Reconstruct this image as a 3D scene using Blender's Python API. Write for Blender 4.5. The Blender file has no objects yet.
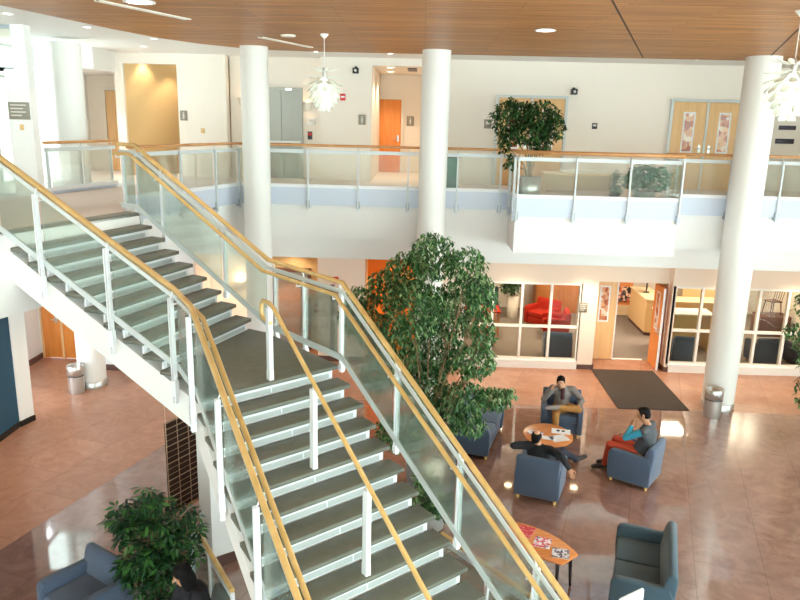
import bpy, bmesh, math, random
from mathutils import Vector, Matrix
random.seed(7)
S = bpy.context.scene
COL = S.collection
PI = math.pi
R = math.radians
FL = 4.46              # upper floor level
RS = FL / 27           # stair riser
CEIL = 7.36

# ------------------------------------------------------------------ materials
def srgb(r, g, b):
    def f(c):
        c /= 255.0
        return c / 12.92 if c <= 0.04045 else ((c + 0.055) / 1.055) ** 2.4
    return (f(r), f(g), f(b), 1.0)

def newmat(name):
    m = bpy.data.materials.new(name); m.use_nodes = True
    nt = m.node_tree
    return m, nt, nt.nodes['Principled BSDF']

def mat(name, col, rough=0.5, metal=0.0, spec=0.5, bump=0.0, bscale=200.0, var=0.0, vscale=6.0, emit=None, estr=0.0, sheen=0.0):
    m, nt, p = newmat(name)
    c = srgb(*col)
    p.inputs['Base Color'].default_value = c
    p.inputs['Roughness'].default_value = rough
    p.inputs['Metallic'].default_value = metal
    p.inputs['Specular IOR Level'].default_value = spec
    if sheen: p.inputs['Sheen Weight'].default_value = sheen
    if emit:
        p.inputs['Emission Color'].default_value = srgb(*emit); p.inputs['Emission Strength'].default_value = estr
    tc = nt.nodes.new('ShaderNodeTexCoord')
    if var:
        n = nt.nodes.new('ShaderNodeTexNoise'); n.inputs['Scale'].default_value = vscale; n.inputs['Detail'].default_value = 6
        nt.links.new(tc.outputs['Object'], n.inputs['Vector'])
        mx = nt.nodes.new('ShaderNodeMix'); mx.data_type = 'RGBA'
        mx.inputs[6].default_value = tuple(max(0, x * (1 - var)) for x in c[:3]) + (1,)
        mx.inputs[7].default_value = tuple(min(1, x * (1 + var)) for x in c[:3]) + (1,)
        nt.links.new(n.outputs['Fac'], mx.inputs[0]); nt.links.new(mx.outputs[2], p.inputs['Base Color'])
    if bump:
        n = nt.nodes.new('ShaderNodeTexNoise'); n.inputs['Scale'].default_value = bscale
        nt.links.new(tc.outputs['Object'], n.inputs['Vector'])
        b = nt.nodes.new('ShaderNodeBump'); b.inputs['Strength'].default_value = bump; b.inputs['Distance'].default_value = 0.01
        nt.links.new(n.outputs['Fac'], b.inputs['Height']); nt.links.new(b.outputs['Normal'], p.inputs['Normal'])
    return m

def woodmat(name, ca, cb, scale=(1.0, 14.0, 14.0), rough=0.4, planks=None, rot=0.0, coord='Object', spec=0.5):
    m, nt, p = newmat(name)
    p.inputs['Roughness'].default_value = rough
    p.inputs['Specular IOR Level'].default_value = spec
    tc = nt.nodes.new('ShaderNodeTexCoord'); mp = nt.nodes.new('ShaderNodeMapping')
    mp.inputs['Scale'].default_value = scale
    mp.inputs['Rotation'].default_value = (0, 0, rot)
    nt.links.new(tc.outputs[coord], mp.inputs['Vector'])
    n = nt.nodes.new('ShaderNodeTexNoise'); n.inputs['Scale'].default_value = 1.6; n.inputs['Detail'].default_value = 8; n.inputs['Roughness'].default_value = 0.62
    n.inputs['Distortion'].default_value = 0.4
    nt.links.new(mp.outputs['Vector'], n.inputs['Vector'])
    r = nt.nodes.new('ShaderNodeValToRGB')
    r.color_ramp.elements[0].position = 0.32; r.color_ramp.elements[0].color = srgb(*ca)
    r.color_ramp.elements[1].position = 0.7; r.color_ramp.elements[1].color = srgb(*cb)
    nt.links.new(n.outputs['Fac'], r.inputs['Fac'])
    out = r.outputs['Color']
    if planks:
        br = nt.nodes.new('ShaderNodeTexBrick')
        mp2 = nt.nodes.new('ShaderNodeMapping'); mp2.inputs['Rotation'].default_value = (0, 0, rot)
        nt.links.new(tc.outputs[coord], mp2.inputs['Vector']); nt.links.new(mp2.outputs['Vector'], br.inputs['Vector'])
        br.inputs['Scale'].default_value = 1.0
        br.inputs['Brick Width'].default_value = planks[0]; br.inputs['Row Height'].default_value = planks[1]
        br.inputs['Mortar Size'].default_value = 0.006
        br.inputs['Color1'].default_value = (0.82, 0.82, 0.82, 1); br.inputs['Color2'].default_value = (1.12, 1.12, 1.12, 1); br.inputs['Mortar'].default_value = (0.45, 0.4, 0.35, 1)
        mx = nt.nodes.new('ShaderNodeMix'); mx.data_type = 'RGBA'; mx.blend_type = 'MULTIPLY'; mx.inputs[0].default_value = 1.0
        nt.links.new(out, mx.inputs[6]); nt.links.new(br.outputs['Color'], mx.inputs[7]); out = mx.outputs[2]
    nt.links.new(out, p.inputs['Base Color'])
    return m

def leafmat(name, ca, cb, cc):
    m, nt, p = newmat(name)
    g = nt.nodes.new('ShaderNodeNewGeometry')
    r = nt.nodes.new('ShaderNodeValToRGB')
    e = r.color_ramp.elements
    e[0].position = 0.0; e[0].color = srgb(*ca); e[1].position = 1.0; e[1].color = srgb(*cc)
    k = e.new(0.6); k.color = srgb(*cb)
    nt.links.new(g.outputs['Random Per Island'], r.inputs['Fac'])
    nt.links.new(r.outputs['Color'], p.inputs['Base Color'])
    p.inputs['Roughness'].default_value = 0.38
    tr = nt.nodes.new('ShaderNodeBsdfTranslucent'); nt.links.new(r.outputs['Color'], tr.inputs['Color'])
    ms = nt.nodes.new('ShaderNodeMixShader'); ms.inputs[0].default_value = 0.25
    nt.links.new(p.outputs[0], ms.inputs[1]); nt.links.new(tr.outputs[0], ms.inputs[2])
    nt.links.new(ms.outputs[0], nt.nodes['Material Output'].inputs['Surface'])
    return m

def glassmat(name, tint, veil=0.12, veilcol=(225, 235, 228), gloss=0.04, blur=0.0, rough=0.12):
    m, nt, p = newmat(name)
    nt.nodes.remove(p)
    t = nt.nodes.new('ShaderNodeBsdfTransparent'); t.inputs['Color'].default_value = srgb(*tint)
    cur = t.outputs[0]
    if blur:
        rf = nt.nodes.new('ShaderNodeBsdfRefraction'); rf.inputs['Roughness'].default_value = rough; rf.inputs['IOR'].default_value = 1.3
        rf.inputs['Color'].default_value = srgb(*tint)
        ms = nt.nodes.new('ShaderNodeMixShader'); ms.inputs[0].default_value = blur
        nt.links.new(cur, ms.inputs[1]); nt.links.new(rf.outputs[0], ms.inputs[2]); cur = ms.outputs[0]
    if veil:
        d = nt.nodes.new('ShaderNodeBsdfDiffuse'); d.inputs['Color'].default_value = srgb(*veilcol)
        tl = nt.nodes.new('ShaderNodeBsdfTranslucent'); tl.inputs['Color'].default_value = srgb(*veilcol)
        a = nt.nodes.new('ShaderNodeMixShader'); a.inputs[0].default_value = 0.5
        nt.links.new(d.outputs[0], a.inputs[1]); nt.links.new(tl.outputs[0], a.inputs[2])
        ms = nt.nodes.new('ShaderNodeMixShader'); ms.inputs[0].default_value = veil
        nt.links.new(cur, ms.inputs[1]); nt.links.new(a.outputs[0], ms.inputs[2]); cur = ms.outputs[0]
    gl = nt.nodes.new('ShaderNodeBsdfGlossy'); gl.inputs['Roughness'].default_value = 0.03
    lw = nt.nodes.new('ShaderNodeFresnel'); lw.inputs['IOR'].default_value = 1.35
    mu = nt.nodes.new('ShaderNodeMath'); mu.operation = 'MULTIPLY'; mu.inputs[1].default_value = gloss * 10
    nt.links.new(lw.outputs[0], mu.inputs[0])
    ms = nt.nodes.new('ShaderNodeMixShader'); nt.links.new(mu.outputs[0], ms.inputs[0])
    nt.links.new(cur, ms.inputs[1]); nt.links.new(gl.outputs[0], ms.inputs[2])
    nt.links.new(ms.outputs[0], nt.nodes['Material Output'].inputs['Surface'])
    return m

def printmat(name, cols, scale=18.0, rough=0.35):
    """printed cover: blocks of colour"""
    m, nt, p = newmat(name)
    p.inputs['Roughness'].default_value = rough
    tc = nt.nodes.new('ShaderNodeTexCoord'); v = nt.nodes.new('ShaderNodeTexVoronoi'); v.inputs['Scale'].default_value = scale
    nt.links.new(tc.outputs['Object'], v.inputs['Vector'])
    r = nt.nodes.new('ShaderNodeValToRGB'); r.color_ramp.interpolation = 'CONSTANT'
    s = nt.nodes.new('ShaderNodeSeparateColor'); nt.links.new(v.outputs['Color'], s.inputs[0]); nt.links.new(s.outputs[0], r.inputs['Fac'])
    e = r.color_ramp.elements
    e[0].position = 0; e[0].color = srgb(*cols[0]); e[1].position = 1.0 / len(cols); e[1].color = srgb(*cols[1])
    for i in range(2, len(cols)):
        k = e.new(i / len(cols)); k.color = srgb(*cols[i])
    nt.links.new(r.outputs['Color'], p.inputs['Base Color'])
    return m

M = {}
M['white'] = mat('white_paint', (240, 240, 238), 0.6, spec=0.3)
M['warm_white'] = mat('warm_white_paint', (244, 235, 224), 0.6, spec=0.3)
M['peach'] = mat('peach_white_paint', (242, 226, 210), 0.6, spec=0.3)
M['cream'] = mat('cream_paint', (236, 228, 216), 0.65, spec=0.3)
M['tan'] = mat('tan_paint', (226, 192, 138), 0.65, spec=0.3)
M['orangewall'] = mat('orange_paint', (240, 130, 40), 0.6, spec=0.3)
M['blue_wall'] = mat('blue_paint', (36, 82, 108), 0.5, spec=0.3)
M['col'] = mat('column_paint', (240, 240, 236), 0.45, spec=0.4)
M['steel_white'] = mat('white_enamel', (235, 238, 242), 0.35)
M['pale_metal'] = mat('pale_grey_enamel', (206, 213, 214), 0.35)
M['stainless'] = mat('brushed_stainless', (205, 205, 202), 0.34, 0.75)
M['stainless_dk'] = mat('elevator_steel', (165, 165, 158), 0.38, 0.7, var=0.06, vscale=3)
M['stone'] = mat('dark_slate', (112, 114, 103), 0.5, var=0.2, vscale=9)
M['base_brown'] = mat('brown_baseboard', (96, 66, 58), 0.5)
M['black'] = mat('black_plastic', (26, 26, 28), 0.4)
M['darkleg'] = mat('dark_leg', (52, 46, 50), 0.4)
M['ceilwood'] = woodmat('ceiling_wood', (152, 98, 50), (206, 146, 84), (0.5, 9, 9), 0.45, (2.4, 0.14), spec=0.3)
M['doorwood'] = woodmat('maple_door', (226, 182, 128), (240, 202, 150), (9, 9, 0.8), 0.4)
M['orangedoor'] = woodmat('orange_oak_door', (226, 134, 56), (240, 156, 76), (9, 9, 0.8), 0.4)
M['rail'] = woodmat('oak_handrail', (204, 166, 100), (226, 192, 130), (3, 3, 3), 0.35)
M['railcap'] = woodmat('oak_cap', (190, 132, 80), (214, 160, 104), (3, 3, 3), 0.4)
M['tabletop'] = woodmat('cherry_table', (214, 128, 66), (232, 154, 88), (3, 12, 3), 0.25)
M['cabinet'] = woodmat('cabinet_wood', (190, 116, 60), (210, 140, 80), (6, 6, 1), 0.45)
M['bench'] = woodmat('light_oak', (222, 190, 144), (236, 208, 166), (2, 10, 10), 0.45)
M['fabric'] = mat('blue_grey_fabric', (76, 90, 112), 0.9, spec=0.15, bump=0.3, bscale=260, var=0.10, vscale=30, sheen=0.3)
M['fabric_teal'] = mat('teal_grey_fabric', (66, 88, 102), 0.9, spec=0.15, bump=0.3, bscale=260, var=0.10, vscale=30, sheen=0.3)
M['fabric_grn'] = mat('grey_green_fabric', (100, 110, 104), 0.9, spec=0.15, bump=0.3, bscale=260, sheen=0.3)
M['fabric_red'] = mat('red_fabric', (176, 44, 26), 0.8, spec=0.2)
M['fabric_dk'] = mat('dark_fabric', (60, 64, 78), 0.9, spec=0.15)
M['lightfoot'] = mat('maple_foot', (226, 186, 120), 0.4)
M['carpet'] = mat('grey_carpet', (140, 130, 120), 0.95, spec=0.1, bump=0.4, bscale=120, var=0.12, vscale=25)
M['carpet_up'] = mat('taupe_carpet', (220, 206, 196), 0.95, spec=0.1, bump=0.4, bscale=120, var=0.06, vscale=25)
M['glass'] = glassmat('clear_glass', (240, 246, 242), veil=0.02, gloss=0.05)
M['pane'] = glassmat('partition_glass', (246, 246, 240), veil=0.0, gloss=0.06)
M['sglass'] = glassmat('frosted_stair_glass', (244, 251, 247), veil=0.07, blur=0.34, rough=0.16)
M['bglass'] = glassmat('frosted_balcony_glass', (250, 252, 249), veil=0.07, blur=0.08, rough=0.14)
M['skirt'] = mat('pale_blue_panel', (204, 214, 230), 0.35)
M['leaf'] = leafmat('ficus_leaf', (34, 76, 42), (72, 122, 66), (160, 192, 136))
M['leaf_d'] = leafmat('dark_ficus_leaf', (20, 48, 26), (46, 84, 42), (92, 134, 72))
M['leaf_s'] = leafmat('schefflera_leaf', (14, 46, 26), (32, 80, 40), (76, 128, 58))
M['leaf_b'] = leafmat('bluish_leaf', (40, 90, 64), (70, 130, 94), (130, 180, 140))
M['bark'] = mat('bark', (142, 116, 84), 0.8, var=0.3, vscale=20)
M['pot_grey'] = mat('grey_pot', (150, 150, 146), 0.5)
M['soil'] = mat('soil', (58, 42, 32), 0.95)
M['lampleaf'] = mat('white_lacquer', (244, 248, 240), 0.4, emit=(236, 255, 226), estr=0.0)
M['bulb'] = mat('lit_bulb', (255, 255, 245), 0.4, emit=(244, 255, 236), estr=1.8)
M['lens'] = mat('lit_lens', (255, 250, 240), 0.4, emit=(255, 246, 230), estr=9.0)
M['lens_warm'] = mat('lit_warm_lens', (255, 236, 200), 0.4, emit=(255, 222, 170), estr=26.0)
M['red'] = mat('alarm_red', (214, 44, 36), 0.4)
M['plaque'] = mat('grey_plaque', (146, 140, 128), 0.4)
M['plaque_sym'] = mat('plaque_symbol', (222, 218, 208), 0.5)
M['signdark'] = mat('dark_sign', (66, 62, 76), 0.4)
M['paper'] = mat('paper', (240, 244, 248), 0.6)
M['skin'] = mat('skin', (196, 146, 116), 0.55)
M['skin2'] = mat('tan_skin', (180, 128, 96), 0.55)
M['hair'] = mat('black_hair', (20, 17, 18), 0.75, spec=0.15)
M['eyewhite'] = mat('eye_white', (235, 230, 225), 0.3)
M['iris'] = mat('dark_iris', (36, 24, 20), 0.3)
M['lip'] = mat('lips', (150, 84, 76), 0.5)
M['jacket'] = mat('grey_puffer', (116, 110, 106), 0.55, bump=0.5, bscale=18)
M['maroon'] = mat('maroon_shirt', (70, 34, 44), 0.8)
M['tanpants'] = mat('tan_trousers', (164, 116, 60), 0.85, var=0.1, vscale=20)
M['blackcloth'] = mat('black_knit', (24, 24, 30), 0.9)
M['navycloth'] = mat('dark_navy', (38, 40, 54), 0.85)
M['vest'] = mat('charcoal_vest', (70, 74, 80), 0.7)
M['tealsleeve'] = mat('teal_sleeve', (44, 138, 166), 0.75, var=0.35, vscale=60)
M['redpants'] = mat('rust_red_trousers', (188, 70, 44), 0.85)
M['shoe'] = mat('dark_shoe', (46, 36, 34), 0.5)
M['sneaker'] = mat('grey_sneaker', (150, 140, 136), 0.6)
M['bluecloth'] = mat('bright_blue_cloth', (40, 110, 200), 0.7)
M['mat'] = mat('charcoal_mat', (84, 77, 72), 0.95, spec=0.1, bump=0.5, bscale=90, var=0.25, vscale=40)
M['mesh_dark'] = mat('dark_brown_mesh', (58, 36, 28), 0.6)
M['wire'] = mat('bright_wire', (226, 200, 170), 0.3, 0.6)
M['green_bin'] = mat('green_bin', (30, 110, 92), 0.5)
M['window_grey'] = mat('window_grey', (176, 186, 192), 0.45)
M['panel_grey'] = mat('riser_grey', (186, 192, 192), 0.5, var=0.06, vscale=30)
M['bracket'] = mat('bracket_grey', (168, 176, 186), 0.4, 0.3)
M['mullion'] = mat('mullion_paint', (244, 242, 236), 0.45)
M['redprint'] = printmat('red_cover', [(206, 36, 40), (214, 44, 46), (228, 150, 150), (206, 36, 40)], 40)
M['mixprint'] = printmat('photo_cover', [(236, 232, 236), (214, 60, 80), (240, 240, 244), (120, 110, 130), (236, 180, 190)], 34)
M['darkprint'] = printmat('dark_photo_cover', [(226, 224, 230), (70, 60, 80), (150, 130, 150), (236, 234, 238)], 36)
M['posterprint'] = printmat('poster_print', [(46, 40, 40), (190, 96, 60), (90, 80, 84), (220, 190, 160), (60, 50, 56)], 12)
M['seam'] = mat('ceiling_seam', (70, 48, 34), 0.8)

def floormat():
    m, nt, p = newmat('floor_tiles')
    tc = nt.nodes.new('ShaderNodeTexCoord')
    def math2(op, a, b=None):
        n = nt.nodes.new('ShaderNodeMath'); n.operation = op
        for i, v in enumerate((a, b)):
            if v is None: continue
            if isinstance(v, (int, float)): n.inputs[i].default_value = v
            else: nt.links.new(v, n.inputs[i])
        return n.outputs[0]
    sx = nt.nodes.new('ShaderNodeSeparateXYZ'); nt.links.new(tc.outputs['Object'], sx.inputs[0])
    X, Y = sx.outputs[0], sx.outputs[1]
    # polished granite field bounded by three joints
    def side(px, py, qx, qy):   # 1 on the right of p->q
        a = math2('MULTIPLY', math2('SUBTRACT', X, px), qy - py)
        b = math2('MULTIPLY', math2('SUBTRACT', Y, py), qx - px)
        return math2('GREATER_THAN', math2('SUBTRACT', a, b), 0.0)
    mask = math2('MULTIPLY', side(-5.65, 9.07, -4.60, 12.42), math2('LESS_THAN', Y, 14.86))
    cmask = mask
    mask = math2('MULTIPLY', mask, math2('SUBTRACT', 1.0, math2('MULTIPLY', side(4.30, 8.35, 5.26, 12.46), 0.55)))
    mp = nt.nodes.new('ShaderNodeMapping'); mp.inputs['Rotation'].default_value = (0, 0, R(-72.5)); mp.inputs['Location'].default_value = (0.37, 0.16, 0)
    nt.links.new(tc.outputs['Object'], mp.inputs['Vector'])
    br = nt.nodes.new('ShaderNodeTexBrick'); nt.links.new(mp.outputs[0], br.inputs['Vector'])
    br.inputs['Scale'].default_value = 1; br.inputs['Brick Width'].default_value = 1.22; br.inputs['Row Height'].default_value = 0.92
    br.inputs['Mortar Size'].default_value = 0.007; br.inputs['Mortar Smooth'].default_value = 0.3
    br.inputs['Color1'].default_value = (0.93, 0.93, 0.93, 1); br.inputs['Color2'].default_value = (1.06, 1.06, 1.06, 1); br.inputs['Mortar'].default_value = (0.66, 0.64, 0.62, 1)
    n1 = nt.nodes.new('ShaderNodeTexNoise'); n1.inputs['Scale'].default_value = 2.3; n1.inputs['Detail'].default_value = 9; n1.inputs['Roughness'].default_value = 0.7; n1.inputs['Distortion'].default_value = 1.6
    nt.links.new(tc.outputs['Object'], n1.inputs['Vector'])
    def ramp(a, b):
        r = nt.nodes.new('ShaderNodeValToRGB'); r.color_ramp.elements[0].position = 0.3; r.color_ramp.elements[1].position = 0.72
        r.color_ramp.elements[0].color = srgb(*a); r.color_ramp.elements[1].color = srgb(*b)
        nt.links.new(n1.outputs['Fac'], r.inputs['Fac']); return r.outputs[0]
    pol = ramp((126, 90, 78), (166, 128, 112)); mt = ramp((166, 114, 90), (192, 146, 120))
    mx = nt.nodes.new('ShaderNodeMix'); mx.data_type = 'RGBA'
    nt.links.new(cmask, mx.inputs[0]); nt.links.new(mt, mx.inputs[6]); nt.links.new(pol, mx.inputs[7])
    mm = nt.nodes.new('ShaderNodeMix'); mm.data_type = 'RGBA'; mm.blend_type = 'MULTIPLY'; mm.inputs[0].default_value = 1
    nt.links.new(mx.outputs[2], mm.inputs[6]); nt.links.new(br.outputs['Color'], mm.inputs[7])
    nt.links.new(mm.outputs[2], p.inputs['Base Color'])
    mr = nt.nodes.new('ShaderNodeMapRange'); nt.links.new(mask, mr.inputs[0]); mr.inputs[3].default_value = 0.34; mr.inputs[4].default_value = 0.05
    nt.links.new(mr.outputs[0], p.inputs['Roughness'])
    mi = nt.nodes.new('ShaderNodeMapRange'); nt.links.new(mask, mi.inputs[0]); mi.inputs[3].default_value = 1.55; mi.inputs[4].default_value = 2.2
    nt.links.new(mi.outputs[0], p.inputs['IOR'])
    return m
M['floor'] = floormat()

# ------------------------------------------------------------------ mesh building
class MB:
    def __init__(s): s.v = []; s.f = []; s.sm = []
    def add(s, vs, fs, smooth=False):
        b = len(s.v); s.v += [tuple(v) for v in vs]
        s.f += [tuple(i + b for i in f) for f in fs]; s.sm += [smooth] * len(fs); return s
    def box(s, x0, x1, y0, y1, z0, z1):
        vs = [(x0, y0, z0), (x1, y0, z0), (x1, y1, z0), (x0, y1, z0), (x0, y0, z1), (x1, y0, z1), (x1, y1, z1), (x0, y1, z1)]
        return s.add(vs, [(3, 2, 1, 0), (4, 5, 6, 7), (0, 1, 5, 4), (1, 2, 6, 5), (2, 3, 7, 6), (3, 0, 4, 7)])
    def bar(s, a, b, w, h, up=(0, 0, 1)):
        """box beam from a to b: w sideways, h along up"""
        a, b = Vector(a), Vector(b); d = (b - a).normalized(); u = Vector(up)
        if abs(d.dot(u)) > 0.99: u = Vector((1, 0, 0))
        r = d.cross(u).normalized() * w / 2; u2 = Vector(up) if abs(d.dot(Vector(up))) < 0.99 else r.cross(d)
        u2 = u2.normalized() * h / 2
        vs = [a - r - u2, a + r - u2, a + r + u2, a - r + u2, b - r - u2, b + r - u2, b + r + u2, b - r + u2]
        return s.add(vs, [(3, 2, 1, 0), (4, 5, 6, 7), (0, 1, 5, 4), (1, 2, 6, 5), (2, 3, 7, 6), (3, 0, 4, 7)])
    def obox(s, c, sx, sy, sz, ang):
        """box centred in plan at c, base at c.z, turned by ang about z"""
        ca, sa = math.cos(ang), math.sin(ang); vs = []
        for z in (0, sz):
            for px, py in ((-1, -1), (1, -1), (1, 1), (-1, 1)):
                x, y = px * sx / 2, py * sy / 2
                vs.append((c[0] + x * ca - y * sa, c[1] + x * sa + y * ca, c[2] + z))
        return s.add(vs, [(3, 2, 1, 0), (4, 5, 6, 7), (0, 1, 5, 4), (1, 2, 6, 5), (2, 3, 7, 6), (3, 0, 4, 7)])
    def prism(s, poly, z0, z1):
        n = len(poly)
        a = sum(poly[i][0] * poly[(i + 1) % n][1] - poly[(i + 1) % n][0] * poly[i][1] for i in range(n))
        if a < 0: poly = poly[::-1]
        f0 = z0 if callable(z0) else (lambda p: z0); f1 = z1 if callable(z1) else (lambda p: z1)
        vs = [(p[0], p[1], f0(p)) for p in poly] + [(p[0], p[1], f1(p)) for p in poly]
        return s.add(vs, [tuple(range(n - 1, -1, -1)), tuple(range(n, 2 * n))] + [(i, (i + 1) % n, n + (i + 1) % n, n + i) for i in range(n)])
    def hexa(s, bottom, top):
        return s.add(list(bottom) + list(top), [(3, 2, 1, 0), (4, 5, 6, 7), (0, 1, 5, 4), (1, 2, 6, 5), (2, 3, 7, 6), (3, 0, 4, 7)])
    def tube(s, pts, r, n=10, cap=True):
        pts = [Vector(p) for p in pts]; m = len(pts); rr = r if isinstance(r, (list, tuple)) else [r] * m
        vs = []; prev = None
        for i, p in enumerate(pts):
            d = (pts[min(i + 1, m - 1)] - pts[max(i - 1, 0)]).normalized()
            if prev is None:
                u = Vector((0, 0, 1)) if abs(d.z) < 0.9 else Vector((1, 0, 0))
            else: u = prev
            u = (u - d * u.dot(d)).normalized(); prev = u; w = d.cross(u)
            k = 1.0
            if 0 < i < m - 1:
                c = (pts[i] - pts[i - 1]).normalized().dot((pts[i + 1] - pts[i]).normalized()); k = 1 / max(0.6, math.sqrt((1 + c) / 2))
            for j in range(n):
                a = 2 * PI * j / n; vs.append(p + (u * math.cos(a) + w * math.sin(a)) * rr[i] * k)
        fs = [(i * n + j, i * n + (j + 1) % n, (i + 1) * n + (j + 1) % n, (i + 1) * n + j) for i in range(m - 1) for j in range(n)]
        s.add(vs, fs, True)
        if cap: s.add(vs[:n], [tuple(range(n - 1, -1, -1))]); s.add(vs[-n:], [tuple(range(n))])
        return s
    def lathe(s, prof, c=(0, 0, 0), n=24, cap=True, smooth=True):
        vs = []; m = len(prof)
        for r, z in prof:
            for j in range(n):
                a = 2 * PI * j / n; vs.append((c[0] + r * math.cos(a), c[1] + r * math.sin(a), c[2] + z))
        fs = [(i * n + j, i * n + (j + 1) % n, (i + 1) * n + (j + 1) % n, (i + 1) * n + j) for i in range(m - 1) for j in range(n)]
        s.add(vs, fs, smooth)
        if cap:
            s.add(vs[:n], [tuple(range(n - 1, -1, -1))]); s.add(vs[-n:], [tuple(range(n))])
        return s
    def ell(s, c, rx, ry, rz, n=16, m=10, rot=None):
        vs = []
        for i in range(m + 1):
            t = PI * i / m
            for j in range(n):
                a = 2 * PI * j / n
                v = Vector((rx * math.sin(t) * math.cos(a), ry * math.sin(t) * math.sin(a), -rz * math.cos(t)))
                if rot: v = rot @ v
                vs.append(Vector(c) + v)
        fs = [(i * n + j, i * n + (j + 1) % n, (i + 1) * n + (j + 1) % n, (i + 1) * n + j) for i in range(m) for j in range(n)]
        return s.add(vs, fs, True)
    def cone(s, a, b, ra, rb, n=12):
        s.tube([a, b], [ra, rb], n); s.ell(a, ra, ra, ra, n, 8); s.ell(b, rb, rb, rb, n, 8); return s
    def chain(s, pts, rs, n=12):
        for i in range(len(pts) - 1): s.cone(pts[i], pts[i + 1], rs[i], rs[i + 1], n)
        return s
    def extx(s, prof, x0, x1):
        """profile in (y,z) pulled along x"""
        n = len(prof)
        a = sum(prof[i][0] * prof[(i + 1) % n][1] - prof[(i + 1) % n][0] * prof[i][1] for i in range(n))
        if a < 0: prof = prof[::-1]
        vs = [(x0, y, z) for y, z in prof] + [(x1, y, z) for y, z in prof]
        return s.add(vs, [tuple(range(n - 1, -1, -1)), tuple(range(n, 2 * n))] + [(i, (i + 1) % n, n + (i + 1) % n, n + i) for i in range(n)])
    def build(s, name, m, parent=None, world=True, bevel=0.0, seg=2, smooth=None, label=None):
        off = Vector((0, 0, 0))
        if parent is not None and world:
            q = parent
            while q: off += q.location; q = q.parent
        me = bpy.data.meshes.new(name)
        me.from_pydata([tuple(Vector(v) - off) for v in s.v], [], s.f); me.validate(); me.update()
        for p, k in zip(me.polygons, s.sm): p.use_smooth = k
        if bevel:
            bm = bmesh.new(); bm.from_mesh(me); bmesh.ops.remove_doubles(bm, verts=bm.verts, dist=1e-5)
            bmesh.ops.bevel(bm, geom=list(bm.edges), offset=bevel, segments=seg, profile=0.5, affect='EDGES', clamp_overlap=True)
            bm.to_mesh(me); bm.free()
            for p in me.polygons: p.use_smooth = True
            try: me.set_sharp_from_angle(angle=R(50))
            except Exception: pass
        if smooth is not None:
            for p in me.polygons: p.use_smooth = smooth
        me.materials.append(M[m] if isinstance(m, str) else m)
        o = bpy.data.objects.new(name, me); COL.objects.link(o)
        if parent is not None: o.parent = parent
        if label: o['label'] = label
        return o

def tag(o, label=None, cat=None, group=None, kind=None):
    if label: o['label'] = label
    if cat: o['category'] = cat
    if group: o['group'] = group
    if kind: o['kind'] = kind
    return o
def struct(o): o['kind'] = 'structure'; return o
def thing(name, label, cat, loc=(0, 0, 0), rz=0.0, group=None):
    o = bpy.data.objects.new(name, None); COL.objects.link(o); o.empty_display_size = 0.1
    o.location = loc; o.rotation_euler = (0, 0, rz)
    return tag(o, label, cat, group)
def setting(name, loc=(0, 0, 0)):
    o = bpy.data.objects.new(name, None); COL.objects.link(o); o.empty_display_size = 0.1; o.location = loc
    return struct(o)
def dup(root, loc, rz, label, group=None):
    r = root.copy(); COL.objects.link(r); r.location = loc; r.rotation_euler = (0, 0, rz); r['label'] = label
    if group: r['group'] = group
    for ch in list(root.children):
        c = ch.copy(); COL.objects.link(c); c.parent = r
        for g in list(ch.children):
            d = g.copy(); COL.objects.link(d); d.parent = c
    return r
def V2(a): return Vector((a[0], a[1], 0))

# ------------------------------------------------------------------ camera
def camera():
    F, P, RO, YW = 723.26, .2414, .0237, -.0244
    fw = Vector((math.sin(YW) * math.cos(P), math.cos(YW) * math.cos(P), -math.sin(P)))
    rt = Vector((math.cos(YW), -math.sin(YW), 0)); up = rt.cross(fw)
    r2 = math.cos(RO) * rt + math.sin(RO) * up; u2 = -math.sin(RO) * rt + math.cos(RO) * up
    cd = bpy.data.cameras.new('camera'); cd.sensor_width = 36; cd.lens = F * 36 / 800; cd.clip_start = 0.05
    o = bpy.data.objects.new('camera', cd); COL.objects.link(o)
    m = Matrix.Identity(4)
    for i in range(3):
        m[i][0] = r2[i]; m[i][1] = u2[i]; m[i][2] = -fw[i]
    m[0][3] = 0; m[1][3] = 0; m[2][3] = 5.95
    o.matrix_world = m
    S.camera = o
camera()

# ------------------------------------------------------------------ the setting
XW, XE, YS, YN = -9.35, 11.2, -8.0, 24.2
b = MB(); b.box(XW, XE, YS, 17.45, -0.3, 0); b.box(4.45, 6.25, 17.45, 18.3, -0.3, 0); b.box(-3.8, -2.48, 17.45, 18.5, -.3, 0); b.box(-1.3, .22, 17.45, 18.5, -.3, 0)
struct(b.build('floor', 'floor'))
b = MB(); b.prism([(.3, 18.3), (.3, 17.5), (4.4, 17.5), (4.4, 18.3), (6.3, 18.3), (6.3, 17.5), (XE, 17.5), (XE, YN), (.3, YN)], -0.3, 0.004)
struct(b.build('floor_office', 'carpet'))

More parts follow.
